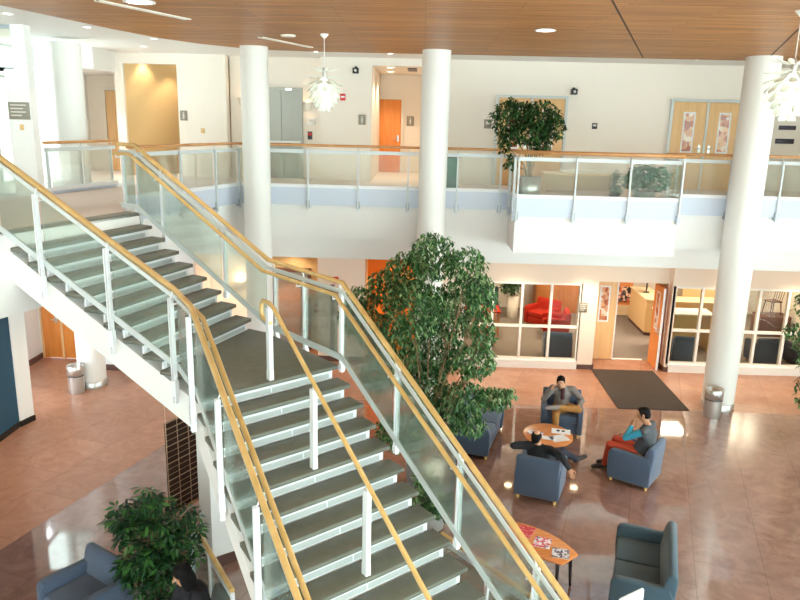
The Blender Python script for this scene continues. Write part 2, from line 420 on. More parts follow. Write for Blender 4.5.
# upper floor slab: stair landing, gallery along the far side and the balcony that juts out
t71 = (0.317, 0.948)
slab = [(-5.15, 8.87), (-4.40, 11.22), (-5.10, 12.50), (-3.98, 15.72), (1.92, 15.72), (1.92, 14.60), (5.15, 14.60), (5.15, 15.66), (XE, 15.62), (XE, YN), (-9.2, YN), (-9.2, 16.3), (-6.15, 16.3), (-6.42, 15.41), (-7.08, 13.32), (XW, 13.32), (XW, 5.5), (-6.27, 5.5)]
b = MB(); b.prism(slab, 3.43, FL)
struct(b.build('floor_upper', 'white'))
b = MB(); b.prism([(-6.1, 16.3), (-3.95, 16.02), (XE, 15.98), (XE, YN), (-9.3, YN), (-9.3, 16.4), (-6.1, 16.4)], 2.93, 3.43)
struct(b.build('ceiling_lower', 'white'))
b = MB(); b.prism([(-5.5, 8.9), (-4.6, 11.4), (-5.3, 12.6), (-4.15, 16.0), (1.95, 15.98), (5.1, 15.9), (XE, 15.9), (XE, 22.8), (-9.0, 22.8), (-9.0, 16.5), (-6.0, 16.5), (-6.6, 15.4), (-7.2, 13.2), (-9.2, 13.2), (-9.2, 6), (-6.45, 6)], FL, FL + .006)
struct(b.build('floor_carpet', 'carpet_up'))

# ceilings
edge = [(-6.6, -8), (-6.35, 6.0), (-6.0, 9.2), (-5.62, 11.0), (-5.28, 12.8), (-4.92, 14.1), (-4.45, 15.0), (-3.85, 15.65), (-3.2, 16.0), (-2.4, 16.15), (0.5, 16.15), (XE, 16.05), (XE, -8)]
b = MB(); b.prism(edge, CEIL, CEIL + .12); struct(b.build('ceiling', 'ceilwood'))
b = MB(); b.box(-9.3, XE, YS, YN, CEIL + .09, CEIL + .3); struct(b.build('ceiling_white', 'white'))
# seams in the wood ceiling
b = MB()
for p, q in (((2.13, 8.93), (4.53, 15.9)), ((5.26, 10.95), (6.8, 15.2)), ((-2.6, 4), (-1.4, 8))):
    b.bar((p[0], p[1], CEIL - .001), (q[0], q[1], CEIL - .001), .025, .006)
struct(b.build('trim_1', 'seam'))

# upper walls
b = MB()
b.box(-7.66, -7.44, 18.5, 18.7, FL, CEIL + .09)                    # pier left of the yellow corridor
b.box(-6.10, -4.89, 18.5, 18.8, FL, CEIL + .09)
b.box(-4.89, -4.12, 18.9, 19.1, FL, CEIL + .09); b.box(-3.08, -2.55, 18.9, 19.1, FL, CEIL + .09); b.box(-4.12, -3.08, 18.9, 19.1, 6.70, CEIL + .09)
b.box(-2.55, -1.27, 18.5, 18.95, FL, CEIL + .09)
b.box(-1.27, .25, 18.5, 18.7, 7.27, CEIL + .09)                     # header over the alcove
b.box(.25, 8.55, 18.5, 18.75, FL, CEIL + .09)
b.box(-7.44, -6.10, 18.5, 18.7, 7.2, CEIL + .09)
struct(b.build('wall_north', 'warm_white'))
b = MB(); b.box(8.55, XE, 18.75, 18.95, FL, CEIL + .09); struct(b.build('wall_northeast', 'cream'))
b = MB(); b.hexa([(-7.44, 18.6, FL), (-4.8, 21.4, FL), (-4.8, 21.6, FL), (-7.5, 18.7, FL)], [(-7.44, 18.6, CEIL), (-4.8, 21.4, CEIL), (-4.8, 21.6, CEIL), (-7.5, 18.7, CEIL)])
struct(b.build('wall_corridor', 'tan'))
b = MB(); b.box(-1.47, -1.27, 18.95, 22.2, FL, CEIL); b.box(.25, .45, 18.75, 22.2, FL, CEIL); b.box(-1.6, .6, 22.2, 22.4, FL, CEIL)
struct(b.build('wall_alcove', 'cream'))
b = MB(); b.box(-1.27, .25, 18.7, 22.2, 7.29, 7.39); struct(b.build('ceiling_alcove', 'cream'))
b = MB(); b.box(-9.04, -8.62, 20, 20.2, FL, CEIL + .09); b.box(-7.98, -7.4, 20, 20.2, FL, CEIL + .09); b.box(-8.62, -7.98, 20, 20.2, 6.66, CEIL + .09)
struct(b.build('wall_hall', 'cream'))
b = MB(); b.box(-9.04, -7.6, 17.2, 20, 6.98, CEIL + .09); struct(b.build('ceiling_hall', 'white'))

# left upper corner: pier with glazing beside it
b = MB(); b.box(-7.25, -7.0, 13.18, 13.40, FL, CEIL + .09); b.box(-7.43, -7.25, 13.18, 13.40, FL, 6.70); struct(b.build('wall_west', 'white'))
def glazing(name, x0, x1, y0, y1, z0, z1, nx, nz, fr=.06, gm='pane', frame='mullion', deep=.1):
    """window in a wall along x (y0==y1) or along y (x0==x1)"""
    w = setting(name, ((x0 + x1) / 2, (y0 + y1) / 2, z0))
    alongx = abs(x1 - x0) > abs(y1 - y0); f = MB()
    xs = [i / nx for i in range(nx + 1)]; zs = nz if isinstance(nz, (list, tuple)) else [z0 + (z1 - z0) * i / nz for i in range(nz + 1)]
    for k in xs:
        x, y = x0 + (x1 - x0) * k, y0 + (y1 - y0) * k
        if alongx: f.box(x - fr / 2, x + fr / 2, y - deep / 2, y + deep / 2, z0, z1)
        else: f.box(x - deep / 2, x + deep / 2, y - fr / 2, y + fr / 2, z0, z1)
    for z in zs:
        if alongx: f.box(x0, x1, y0 - deep / 2 + .003, y0 + deep / 2 - .003, z - fr / 2, z + fr / 2)
        else: f.box(x0 - deep / 2 + .003, x0 + deep / 2 - .003, y0, y1, z - fr / 2, z + fr / 2)
    f.build('window_frame', frame, w)
    for i in range(nx):
        for j in range(len(zs) - 1):
            g = MB(); a, c = xs[i], xs[i + 1]
            if alongx: g.box(x0 + (x1 - x0) * a + fr / 2, x0 + (x1 - x0) * c - fr / 2, y0 - .004, y0 + .004, zs[j] + fr / 2, zs[j + 1] - fr / 2)
            else: g.box(x0 - .004, x0 + .004, y0 + (y1 - y0) * a + fr / 2, y0 + (y1 - y0) * c - fr / 2, zs[j] + fr / 2, zs[j + 1] - fr / 2)
            g.build('pane', gm, w)
    return w
glazing('window_1', XW, -7.25, 13.29, 13.29, 6.70, CEIL + .06, 2, 1, .07, 'pane', 'window_grey')
glazing('window_2', XW, -7.43, 13.29, 13.29, FL, 6.70, 2, 1, .07, 'pane', 'window_grey')
# ground floor walls on the left
b = MB(); b.box(-8.3, -7.69, 5.5, 12.92, 0, 3.43); struct(b.build('wall_blue', 'blue_wall'))
b = MB(); b.prism([(-8.3, 12.92), (-7.67, 12.92), (-7.57, 13.25), (-8.3, 13.25)], 0, 3.43); struct(b.build('wall_pier', 'white'))
b = MB(); b.box(-7.69, -7.665, 5.5, 12.9, 0, .11); b.prism([(-7.69, 12.9), (-7.645, 12.9), (-7.545, 13.25), (-7.6, 13.25)], 0, .11); struct(b.build('baseboard_west', 'black'))
b = MB(); b.box(-9.5, XW, 13.3, 17, 0, FL); b.box(-9.5, -8.27, 17.2, 17.4, 2.14, 3.4); b.box(-8.27, -7.45, 17.0, 17.2, 0, 3.4); b.box(-9.5, -9.33, 17.0, 17.4, 0, 3.4); b.box(-7.5, -5.2, 16.28, 16.6, 0, 3.43); b.box(-7.5, -7.4, 16.5, 17.1, 0, 3.4)
struct(b.build('wall_northwest', 'white'))
b = MB(); b.box(-7.5, -5.2, 16.255, 16.28, 0, .14); b.box(-9.35, -9.325, 13.4, 17, 0, .14); struct(b.build('baseboard_northwest', 'base_brown'))
# ground floor far wall
b = MB()
b.box(-5.2, -3.8, 17.45, 17.65, 0, 3.0); b.box(-5.25, -5.15, 16.3, 17.6, 0, 3.4); b.box(-2.48, -1.30, 17.45, 17.65, 0, 3.0)
b.box(.22, 1.12, 17.45, 17.65, 0, 3.0)
b.box(1.12, 4.03, 17.45, 17.6, 2.20, 3.0); b.box(4.03, 4.45, 17.45, 17.75, 0, 3.0)
b.box(4.45, 6.25, 17.75, 18.5, 2.2, 3.0); b.box(6.25, 6.36, 17.45, 17.75, 0, 3.0); b.box(6.36, XE, 17.45, 17.6, 2.20, 3.0)
b.box(4.35, 4.47, 17.7, 18.5, 0, 3.0); b.box(6.23, 6.35, 17.7, 18.5, 0, 3.0); b.box(-1.3, .22, 17.45, 17.5, 2.75, 3.0)
struct(b.build('wall_partition', 'peach'))
b = MB(); b.box(1.1, 4.05, 17.4, 17.47, 0, .20); b.box(6.34, XE, 17.4, 17.47, 0, .20); struct(b.build('trim_2', 'white'))
b = MB(); b.box(4.06, 4.45, 17.425, 17.45, 0, .12); b.box(6.22, 6.34, 17.425, 17.45, 0, .12); b.box(4.46, 4.485, 17.45, 18.3, 0, .12); b.box(6.215, 6.24, 17.45, 18.3, 0, .12); b.box(-2.48, -1.3, 17.425, 17.45, 0, .14); b.box(-5.2, -3.8, 17.425, 17.45, 0, .14); b.box(.22, 1.1, 17.425, 17.45, 0, .14)
struct(b.build('baseboard_north', 'base_brown'))
glazing('window_3', 1.16, 4.03, 17.5, 17.5, .20, 2.20, 4, [.23, 1.08, 2.18], .06)
glazing('window_4', 6.30, 11.2, 17.5, 17.5, .20, 2.20, 7, [.23, 1.08, 2.18], .06)
# elevator recess and orange wall behind the tree
b = MB(); b.box(-3.8, -2.48, 18.4, 18.6, 0, 3.0); b.box(-3.9, -3.8, 17.65, 18.6, 0, 3.0); b.box(-2.48, -2.38, 17.65, 18.6, 0, 3.0); struct(b.build('wall_recess', 'tan'))
b = MB(); b.box(-1.3, .22, 18.4, 18.6, 0, 3.0); struct(b.build('wall_orange', 'orangewall'))
b = MB(); b.box(-1.4, -1.3, 17.5, 18.6, 0, 3.0); b.box(.22, .3, 17.5, 18.6, 0, 3.0); struct(b.build('wall_reveal', 'tan'))
# office behind the glass
b = MB(); b.box(.2, XE, 23.6, 23.8, 0, 3.0); b.box(.1, .3, 18.6, 23.8, 0, 3.0); struct(b.build('wall_office', 'cream'))
# walls and glazing out of the picture that let in the daylight
glazing('window_5', XE, XE, YS, 13.0, .1, CEIL, 9, 3, .09, 'glass')
glazing('window_6', XW, XE, YS, YS, .1, CEIL, 8, 3, .09, 'glass')
b = MB(); b.box(XW - .15, XW, YS, 5.5, 0, CEIL + .09); struct(b.build('wall_southwest', 'cream'))
b = MB(); b.box(XW - .15, XW, 5.5, 13.3, FL, CEIL + .09); struct(b.build('wall_southwest', 'white'))

b = MB(); b.box(-9.3, XE + .2, 24.1, 24.3, 0, CEIL + .3); struct(b.build('wall_back', 'cream'))
b = MB(); b.box(-9.04, -8.22, 17.0, 17.2, FL, 6.98); b.box(-9.2, -9.04, 17.0, 24.2, 3.45, CEIL + .1); struct(b.build('wall_farwest', 'white'))
glazing('window_8', -9.04, -9.04, 15.5, 17.0, FL, CEIL, 1, [FL, 6.70, CEIL], .07, 'glass', 'pale_metal')
b = MB(); b.box(-9.14, -9.04, 13.3, 15.5, FL, CEIL + .1); struct(b.build('wall_west_return', 'white'))
b = MB(); b.box(XE, XE + .2, 13.0, 24.3, 0, CEIL + .3); struct(b.build('wall_east', 'cream'))
# doors -------------------------------------------------------------
def leaf(parent, x0, x1, y, z0, z1, wood, vision=None, hx=None, out=-1):
    b = MB(); b.box(x0, x1, y, y + .045, z0, z1); l = b.build('door_leaf', wood, parent, bevel=.003)
    if vision:
        vx0, vx1, vz0, vz1 = vision
        f = MB(); e = .035
        f.box(vx0 - e, vx1 + e, y - .012, y, vz0 - e, vz0); f.box(vx0 - e, vx1 + e, y - .012, y, vz1, vz1 + e); f.box(vx0 - e, vx0, y - .012, y, vz0, vz1); f.box(vx1, vx1 + e, y - .012, y, vz0, vz1)
        f.build('vision_frame', 'steel_white', l)
        g = MB(); g.box(vx0, vx1, y - .006, y - .001, vz0, vz1); g.build('vision_panel', 'visionmat', l)
    if hx is not None:
        h = MB(); z = z0 + 1.0; h.lathe([(.028, 0), (.028, .012)], (0, 0, 0), 12)
        h = MB(); h.box(hx - .03, hx + .03, y - .012, y, z - .09, z + .09); h.tube([(hx, y, z), (hx, y - .055, z), (hx + .1 * (1 if hx < (x0 + x1) / 2 else -1), y - .055, z)], .011, 8)
        h.build('door_handle', 'stainless', l)
    return l
M['visionmat'] = printmat('vision_glass', [(226, 178, 130), (196, 120, 82), (232, 216, 196), (172, 92, 58), (214, 160, 120)], 9, .1)
def doubledoor(name, x0, x1, y, z0, z1, wood, frame='pale_metal', vis=True, fr=.06):
    d = setting(name, ((x0 + x1) / 2, y, z0)); f = MB()
    f.box(x0 - fr, x0, y - .06, y + .1, z0, z1 + fr); f.box(x1, x1 + fr, y - .06, y + .1, z0, z1 + fr); f.box(x0, x1, y - .06, y + .1, z1, z1 + fr)
    xm = (x0 + x1) / 2; f.box(xm - .025, xm + .025, y - .05, y + .05, z0, z1)
    f.build('door_frame', frame, d)
    for s, (a, c) in ((1, (x0 + .008, xm - .028)), (-1, (xm + .028, x1 - .008))):
        w = c - a; m = (a + c) / 2 + s * .06 * 0
        leaf(d, a, c, y - .04, z0 + .01, z1 - .008, wood, (m - .11, m + .11, z0 + .95, z0 + 1.85) if vis else None, (c - .09) if s == 1 else (a + .09))
    return d
doubledoor('door_1', 1.86, 3.48, 18.45, FL, FL + 2.13, 'doorwood')
doubledoor('door_2', 6.10, 7.78, 18.45, FL, FL + 2.13, 'doorwood')
doubledoor('door_3', -9.28, -8.32, 17.05, 0, 2.12, 'orangedoor', 'doorwood', False, .04)
d = setting('door_4', (-1.0, 22.2, FL)); f = MB()
f.box(-1.50, -1.45, 22.1, 22.2, FL, FL + 2.19); f.box(-.63, -.57, 22.1, 22.2, FL, FL + 2.19); f.box(-1.45, -.63, 22.1, 22.2, FL + 2.13, FL + 2.19); f.build('door_frame', 'cream', d)
leaf(d, -1.44, -.64, 22.13, FL + .01, FL + 2.12, 'orangedoor', None, -.72)
d = setting('door_5', (-8.3, 20, FL)); f = MB()
f.box(-8.62, -8.56, 19.95, 20.05, FL, FL + 2.19); f.box(-8.04, -7.98, 19.95, 20.05, FL, FL + 2.19); f.box(-8.56, -8.04, 19.95, 20.05, FL + 2.13, FL + 2.19); f.build('door_frame', 'cream', d)
leaf(d, -8.55, -8.05, 19.97, FL + .01, FL + 2.12, 'doorwood', (-8.2, -8.1, FL + .7, FL + 1.85))
# office entrance: closed left leaf, right leaf swung out towards the hall
d = setting('door_6', (5.35, 18.4, 0)); f = MB()
f.box(4.47, 4.54, 18.28, 18.42, 0, 2.2); f.box(6.16, 6.23, 18.28, 18.42, 0, 2.2); f.box(4.54, 6.16, 18.28, 18.42, 2.14, 2.2); f.box(5.17, 5.97, 18.3, 18.4, 0, .012)
f.build('door_frame', 'mullion', d)
leaf(d, 4.545, 5.16, 18.3, .01, 2.13, 'doorwood', (4.74, 4.94, 1.06, 1.95))
e = MB(); e.box(5.15, 5.18, 18.29, 18.35, .01, 2.13); e.build('door_edge', 'steel_white', d)
l = MB(); a = R(-79); ca, sa = math.cos(a), math.sin(a)
def hp(u, v): return (6.12 + -u * math.cos(R(79)) * .35 - v * 1, 18.3 - u, 0)
b = MB(); b.hexa([(6.06, 17.50, .01), (6.105, 17.50, .01), (6.14, 18.28, .01), (6.09, 18.28, .01)], [(6.06, 17.50, 2.13), (6.105, 17.50, 2.13), (6.14, 18.28, 2.13), (6.09, 18.28, 2.13)])
l = b.build('door_leaf', 'orangedoor', d)
b = MB(); b.box(6.056, 6.108, 17.485, 17.50, .01, 2.13); b.build('door_edge', 'steel_white', l)
b = MB()
for (y0, y1, z0, z1) in ((17.72, 17.98, 1.0, 1.035), (17.72, 17.98, 1.93, 1.965), (17.72, 17.755, 1.035, 1.93), (17.945, 17.98, 1.035, 1.93)): b.box(6.055, 6.075, y0, y1, z0, z1)
b.build('vision_frame', 'steel_white', l)
b = MB(); b.box(6.058, 6.072, 17.755, 17.945, 1.035, 1.93); b.build('vision_panel', 'visionmat', l)
b = MB(); b.tube([(6.07, 17.58, 1.0), (6.0, 17.58, 1.0), (6.0, 17.70, 1.0)], .012, 8); b.box(6.05, 6.066, 17.55, 17.61, .9, 1.1); b.tube([(6.10, 17.58, 1.0), (6.17, 17.58, 1.0), (6.17, 17.7, 1.0)], .012, 8); b.build('door_handle', 'stainless', l)

# ------------------------------------------------------------------ round columns
def column(x, y, r, label, sconce=False):
    t = thing('round_column', label, 'column', (x, y, 0), 0, 'round white columns')
    b = MB(); b.lathe([(r, 0.0), (r, CEIL)], (x, y, 0), 40); b.build('shaft', 'col', t)
    b = MB(); b.lathe([(r + .012, 0.0), (r + .012, .13), (r, .14)], (x, y, 0), 40); b.build('base_ring', 'stainless', t)
column(-7.31, 15.31, .30, 'round white column at far left behind the steel bin by the orange doors')
column(-3.45, 15.33, .285, 'round white column left of the spiky pendant lamp, rising behind the staircase')
column(.25, 15.30, .29, 'round white column right behind the tall ficus tree')
column(6.70, 15.20, .335, 'round white column at right beside the office entrance mat')

# ------------------------------------------------------------------ staircase
UR0, UL0 = Vector((-4.40, 11.22, 0)), Vector((-5.15, 8.87, 0)); UDR, UDL = Vector((.251, -.146, 0)), Vector((.266, -.09, 0))
LR0, LL0 = Vector((-.96, 8.58, 0)), Vector((-2.355, 7.288, 0)); LD = Vector((.1745, -.216, 0)); LDL = Vector((.145, -.228, 0))
ZL = FL - 9 * RS
def zof(i): return FL - i * RS
def UR(i): return UR0 + UDR * i
def UL(i): return UL0 + UDL * i
def LR(k): return LR0 + LD * k
def LL(k): return LL0 + LDL * k
st = thing('staircase', 'white staircase with dark stone treads turning at a landing', 'staircase', (-1.7, 8.0, 0))
def up(v, z): return (v.x, v.y, z)
def inset(a, b, d):
    e = (b - a).normalized() * d; return a + e, b - e
def step(Rf, Lf, Rb, Lb, z, znext):
    """one tread (front line Rf-Lf, back line Rb-Lb) and the riser below its nosing"""
    dr, dl = (Rb - Rf), (Lb - Lf)
    rb, lb = Rf + dr * 1.08, Lf + dl * 1.08
    b = MB(); b.hexa([up(Lf, z - .05), up(Rf, z - .05), up(rb, z - .05), up(lb, z - .05)], [up(Lf, z), up(Rf, z), up(rb, z), up(lb, z)])
    b.build('tread', 'stone', st, bevel=.006, seg=1)
    r0, l0 = Rf + dr * .16, Lf + dl * .16; l1, r1 = inset(l0, r0, .07)
    r2, l2 = r1 + dr * .1, l1 + dl * .1
    b = MB(); b.hexa([up(l1, znext - .01), up(r1, znext - .01), up(r2, znext - .01), up(l2, znext - .01)], [up(l1, z - .05), up(r1, z - .05), up(r2, z - .05), up(l2, z - .05)])
    # two raised panels with a narrow joint in the middle
    n = -(dr + dl).normalized() * .004
    rz = b.build('riser', 'steel_white', st)
    for (s0, s1) in ((.03, .495), (.505, .97)):
        a, c = l1.lerp(r1, s0), l1.lerp(r1, s1); b = MB()
        b.hexa([up(a + n, znext + .012), up(c + n, znext + .012), up(c, znext + .012), up(a, znext + .012)], [up(a + n, z - .095), up(c + n, z - .095), up(c, z - .095), up(a, z - .095)])
        b.build('riser_panel', 'panel_grey', rz)
step(UR(0), UL(0), UR(-1), UL(-1), FL + .012, zof(1))
for i in range(1, 9): step(UR(i), UL(i), UR(i - 1), UL(i - 1), zof(i), zof(i + 1))
# landing
land = [UL(9), UR(9), LR(0), LL(0)]
b = MB(); b.prism([(v.x, v.y) for v in (UL(7.8), UR(7.8), UR(8.0), UR(9), LR(0), LL(0), UL(9), UL(8.0))], ZL - .05, ZL); b.build('landing_slab', 'stone', st, bevel=.006, seg=1)
c = sum(land, Vector()) / 4
b = MB(); b.prism([((v + (c - v).normalized() * .13).x, (v + (c - v).normalized() * .13).y) for v in land], ZL - .52, ZL - .05); b.build('landing_box', 'white', st)
# riser below the landing nosing, then the lower flight
def riser_only(Rf, Lf, d, z, znext):
    r0, l0 = Rf + d * .16, Lf + d * .16; l1, r1 = inset(l0, r0, .07); r2, l2 = r1 + d * .1, l1 + d * .1; n = -d.normalized() * .004
    b = MB(); b.hexa([up(l1, znext - .01), up(r1, znext - .01), up(r2, znext - .01), up(l2, znext - .01)], [up(l1, z - .05), up(r1, z - .05), up(r2, z - .05), up(l2, z - .05)])
    rz = b.build('riser', 'steel_white', st)
    for (s0, s1) in ((.03, .495), (.505, .97)):
        a, c = l1.lerp(r1, s0), l1.lerp(r1, s1); b = MB()
        b.hexa([up(a + n, znext + .012), up(c + n, znext + .012), up(c, znext + .012), up(a, znext + .012)], [up(a + n, z - .095), up(c + n, z - .095), up(c, z - .095), up(a, z - .095)])
        b.build('riser_panel', 'panel_grey', rz)
riser_only(LR(0), LL(0), -LD, ZL, zof(10))
for k in range(1, 18): step(LR(k), LL(k), LR(k - 1), LL(k - 1), zof(9 + k), max(zof(10 + k), 0.0))
# closed soffit boxes that carry the treads
def carrier(RA, LA, RB, LB, zA, zB, drop, ins):
    la, ra = inset(LA, RA, .015)[0], inset(LA, RA, ins)[1]; lb, rb = inset(LB, RB, .015)[0], inset(LB, RB, ins)[1]
    b = MB(); b.hexa([up(la, zA - drop), up(ra, zA - drop), up(rb, max(zB - drop, 0)), up(lb, max(zB - drop, 0))], [up(la, zA), up(ra, zA), up(rb, zB), up(lb, zB)])
    return b
carrier(UR(-.4), UL(-.4), UR(9.2), UL(9.2), FL - .07 - .6 * RS, FL - .07 - 10.2 * RS, .40, .10).build('stringer_box', 'white', st)
carrier(LR(-.2), LL(-.2), LR(16.3), LL(16.3), ZL - .07 - .8 * RS, ZL - .07 - 17.3 * RS, .40, .10).build('stringer_box', 'white', st)

# white supporting wall under the landing
b = MB(); b.prism([(-2.66, 8.60), (-1.30, 9.62), (-1.42, 9.80), (-2.88, 8.80)], 0, ZL - .5)
struct(b.build('wall_landing', 'white'))
b = MB(); b.prism([(-2.625, 8.60), (-1.29, 9.605), (-1.30, 9.622), (-2.64, 8.62)], 0, .16); struct(b.build('baseboard_landing', 'base_brown'))

# ------------------------------------------------------------------ stair railings
def offset_path(pts, d):
    """shift a plan polyline sideways (left positive)"""
    out = []
    for i, p in enumerate(pts):
        ds = []
        if i > 0: ds.append((V2(pts[i]) - V2(pts[i - 1])).normalized())
        if i < len(pts) - 1: ds.append((V2(pts[i + 1]) - V2(pts[i])).normalized())
        t = sum(ds, Vector()).normalized(); n = Vector((-t.y, t.x, 0))
        k = 1 / max(.5, n.dot(Vector((-ds[0].y, ds[0].x, 0))))
        out.append(Vector((p[0] + n.x * d * k, p[1] + n.y * d * k, p[2])))
    return out
def lerp_path(pts, u):
    i = min(int(u), len(pts) - 2); return pts[i].lerp(pts[i + 1], u - i)
def stair_rail(root, nodes, posts, side, post_drop):
    """nodes: nosing line corners; posts: list of u parameters on it; side +1 outside is left of travel"""
    o_ = (.05, .055, .05) if side > 0 else (0.0, .015, .10)
    g = offset_path(nodes, side * o_[0]); up_ = offset_path(nodes, side * o_[1]); lo = offset_path(nodes, -side * o_[2])
    def at(path, dz): return [p + Vector((0, 0, dz)) for p in path]
    b = MB(); b.tube(at(up_, 1.05), .03, 12); b.build('handrail', 'rail', root)
    b = MB(); b.tube(at(lo, .91), .026, 12); b.build('handrail', 'rail', root)
    for nm, dz, h, w in (('top_bar', .94, .055, .018), ('bottom_bar', .09, .085, .02)):
        b = MB(); pp = at(g, dz)
        for i in range(len(pp) - 1): b.bar(pp[i], pp[i + 1], w, h)
        b.build(nm, 'pale_metal', root)
    for u in posts:
        p = lerp_path(g, u); d = (lerp_path(g, min(u + .05, len(g) - 1)) - lerp_path(g, max(0, u - .05))); d.z = 0; d.normalize(); n = Vector((-d.y, d.x, 0)) * side
        b = MB(); q = p + n * (.035 if side > 0 else .05)
        for s in (-.019, .019): b.bar(q + d * s + Vector((0, 0, -post_drop)), q + d * s + Vector((0, 0, .93)), .014, .05, tuple(n))
        b.bar(q + Vector((0, 0, -post_drop * .2)), q + Vector((0, 0, -post_drop * .75)), .07, .06, tuple(n))
        b.tube([q + Vector((0, 0, .9)), p + Vector((0, 0, 1.03))], .009, 8)
        x = lerp_path(lo, u); b.tube([q + Vector((0, 0, .85)), x + Vector((0, 0, .85)), x + Vector((0, 0, .89))], .008, 8)
        b.build('post', 'steel_white', root)
    cuts = sorted(set(list(posts) + [float(i) for i in range(len(g))]))
    for a, c in zip(cuts[:-1], cuts[1:]):
        A, C = lerp_path(g, a), lerp_path(g, c)
        L = (C - A).length
        if L < .25: continue
        e = .045 / L; A, C = A.lerp(C, e), A.lerp(C, 1 - e); d = (C - A); d.z = 0; d.normalize(); n = Vector((-d.y, d.x, 0)) * .006
        b = MB(); z0, z1 = Vector((0, 0, .05)), Vector((0, 0, .93))
        b.hexa([A - n + z0, C - n + z0, C + n + z0, A + n + z0], [A - n + z1, C - n + z1, C + n + z1, A + n + z1]); b.build('glass_panel', 'sglass', root)
t = thing('stair_railing', 'glass stair railing with twin oak handrails along the right side, before the ficus', 'railing', tuple(LR(0)), 0, 'glass stair railings')
nodes = [UR(-1.6) + Vector((0, 0, FL)), UR(-.3) + Vector((0, 0, FL)), UR(9) + Vector((0, 0, ZL)), LR(0) + Vector((0, 0, ZL)), LR(17) + Vector((0, 0, zof(26)))]
def uU(i): return 1 + (i + .3) / 9.3
def uL(k): return 3 + k / 17.0
stair_rail(t, nodes, [.15, uU(1.6), uU(6.0), 2.08, 2.5, 2.97, uL(4), uL(8), uL(12), uL(16)], +1, .12)
t = thing('stair_railing', 'glass stair railing with twin oak handrails along the left side, nearer the blue wall', 'railing', tuple(LL(0)), 0, 'glass stair railings')
tu = Vector((.317, .948, 0)) * -.05
nodes = [UL(-3) + tu + Vector((0, 0, FL)), UL(-.3) + tu + Vector((0, 0, FL)), UL(9) + tu + Vector((0, 0, ZL)), LL(0) + Vector((0, 0, ZL)), LL(17) + Vector((0, 0, zof(26)))]
stair_rail(t, nodes, [.5, uU(2.1), uU(5.7), uU(8.85), 3.0, uL(3.5), uL(7.3), uL(11), uL(15)], -1, .36)

# centre handrail on three posts
mid = (LR0 + LL0) / 2
t = thing('centre_handrail', 'single oak handrail on white posts down the middle of the lower flight', 'handrail', (mid.x, mid.y, ZL))
def mk(k): return mid + (LD + LDL) / 2 * k
b = MB()
top = up(mk(-.35), ZL + .93)
pts = [up(mk(-.1), ZL + .70), up(mk(-.85), ZL + .70), up(mk(-1.0), ZL + .73), up(mk(-1.05), ZL + .80), up(mk(-1.0), ZL + .88), up(mk(-.85), ZL + .92), up(mk(-.2), ZL + .93), up(mk(.2), ZL + .90)] + [up(mk(k), ZL - k * RS + .93) for k in (1, 5, 10, 16.5)]
b.tube(pts, .024, 12); b.build('handrail', 'rail', t)
for k, zz in ((-.25, ZL), (3.75, zof(9 + 4)), (7.75, zof(9 + 8)), (11.75, zof(9 + 12))):
    p = mk(k); zt = ZL - max(k, 0) * RS + .86
    b = MB(); b.obox((p.x, p.y, zz), .05, .075, zt - zz, math.atan2(LD.y, LD.x) + PI / 2); b.obox((p.x, p.y, zz), .055, .08, .12, math.atan2(LD.y, LD.x) + PI / 2); b.tube([(p.x, p.y, zt - .01), (p.x, p.y, zt + .06)], .009, 8)
    b.build('post', 'steel_white', t)

# ------------------------------------------------------------------ balcony railings
def balcony(root, path, posts, side, mids=True):
    """path at slab level; posts: u parameters; outside of the slab lies at side*left"""
    P = [Vector((p[0], p[1], FL)) for p in path]; out = offset_path(P, side * .07); g = offset_path(P, side * .02)
    def at(q, dz): return [p + Vector((0, 0, dz)) for p in q]
    def bars(nm, q, dz, h, w, m):
        b = MB(); pp = at(q, dz)
        for i in range(len(pp) - 1): b.bar(pp[i], pp[i + 1], w, h)
        b.build(nm, m, root)
    b = MB(); b.tube(at(g, .965), .028, 10); b.build('wood_rail', 'railcap', root)
    bars('top_bar', g, .835, .075, .02, 'pale_metal'); bars('curb', g, .105, .07, .06, 'steel_white')
    bars('skirt_panel', offset_path(P, side * .045), -.115, .37, .012, 'skirt')
    for u in posts:
        p = lerp_path(out, u); d = (lerp_path(out, min(u + .05, len(P) - 1)) - lerp_path(out, max(0, u - .05))).normalized(); n = Vector((-d.y, d.x, 0)) * side
        b = MB(); b.bar(p + Vector((0, 0, -.40)), p + Vector((0, 0, .86)), .035, .05, tuple(n)); b2 = MB(); b2.bar(p - n * .03 + Vector((0, 0, -.36)), p - n * .03 + Vector((0, 0, -.2)), .075, .09, tuple(n)); b2.build('post_bracket', 'bracket', root)
        c = lerp_path(g, u); b.tube([p + Vector((0, 0, .84)), c + Vector((0, 0, .95))], .009, 8)
        b.build('post', 'pale_metal', root)
    cuts = sorted(set(list(posts) + [float(i) for i in range(len(P))]))
    for a, c in zip(cuts[:-1], cuts[1:]):
        A, C = lerp_path(g, a), lerp_path(g, c); L = (C - A).length
        if L < .2: continue
        e = .03 / L; A, C = A.lerp(C, e), A.lerp(C, 1 - e); d = (C - A).normalized(); n = Vector((-d.y, d.x, 0)) * .006; z0, z1 = Vector((0, 0, .13)), Vector((0, 0, .81))
        b = MB(); b.hexa([A - n + z0, C - n + z0, C + n + z0, A + n + z0], [A - n + z1, C - n + z1, C + n + z1, A + n + z1]); b.build('glass_panel', 'bglass', root)
GRP = 'upper floor balcony railings'
t = thing('balcony_railing', 'slanting glass balcony railing between the stair head and the left middle column', 'railing', (-4.6, 14, FL), 0, GRP)
balcony(t, [(-5.06, 12.5), (-3.94, 15.70)], [.05, .40, .73, .98], -1)
t = thing('balcony_railing', 'long glass balcony railing behind the pendant lamp and tall ficus', 'railing', (-1, 15.7, FL), 0, GRP)
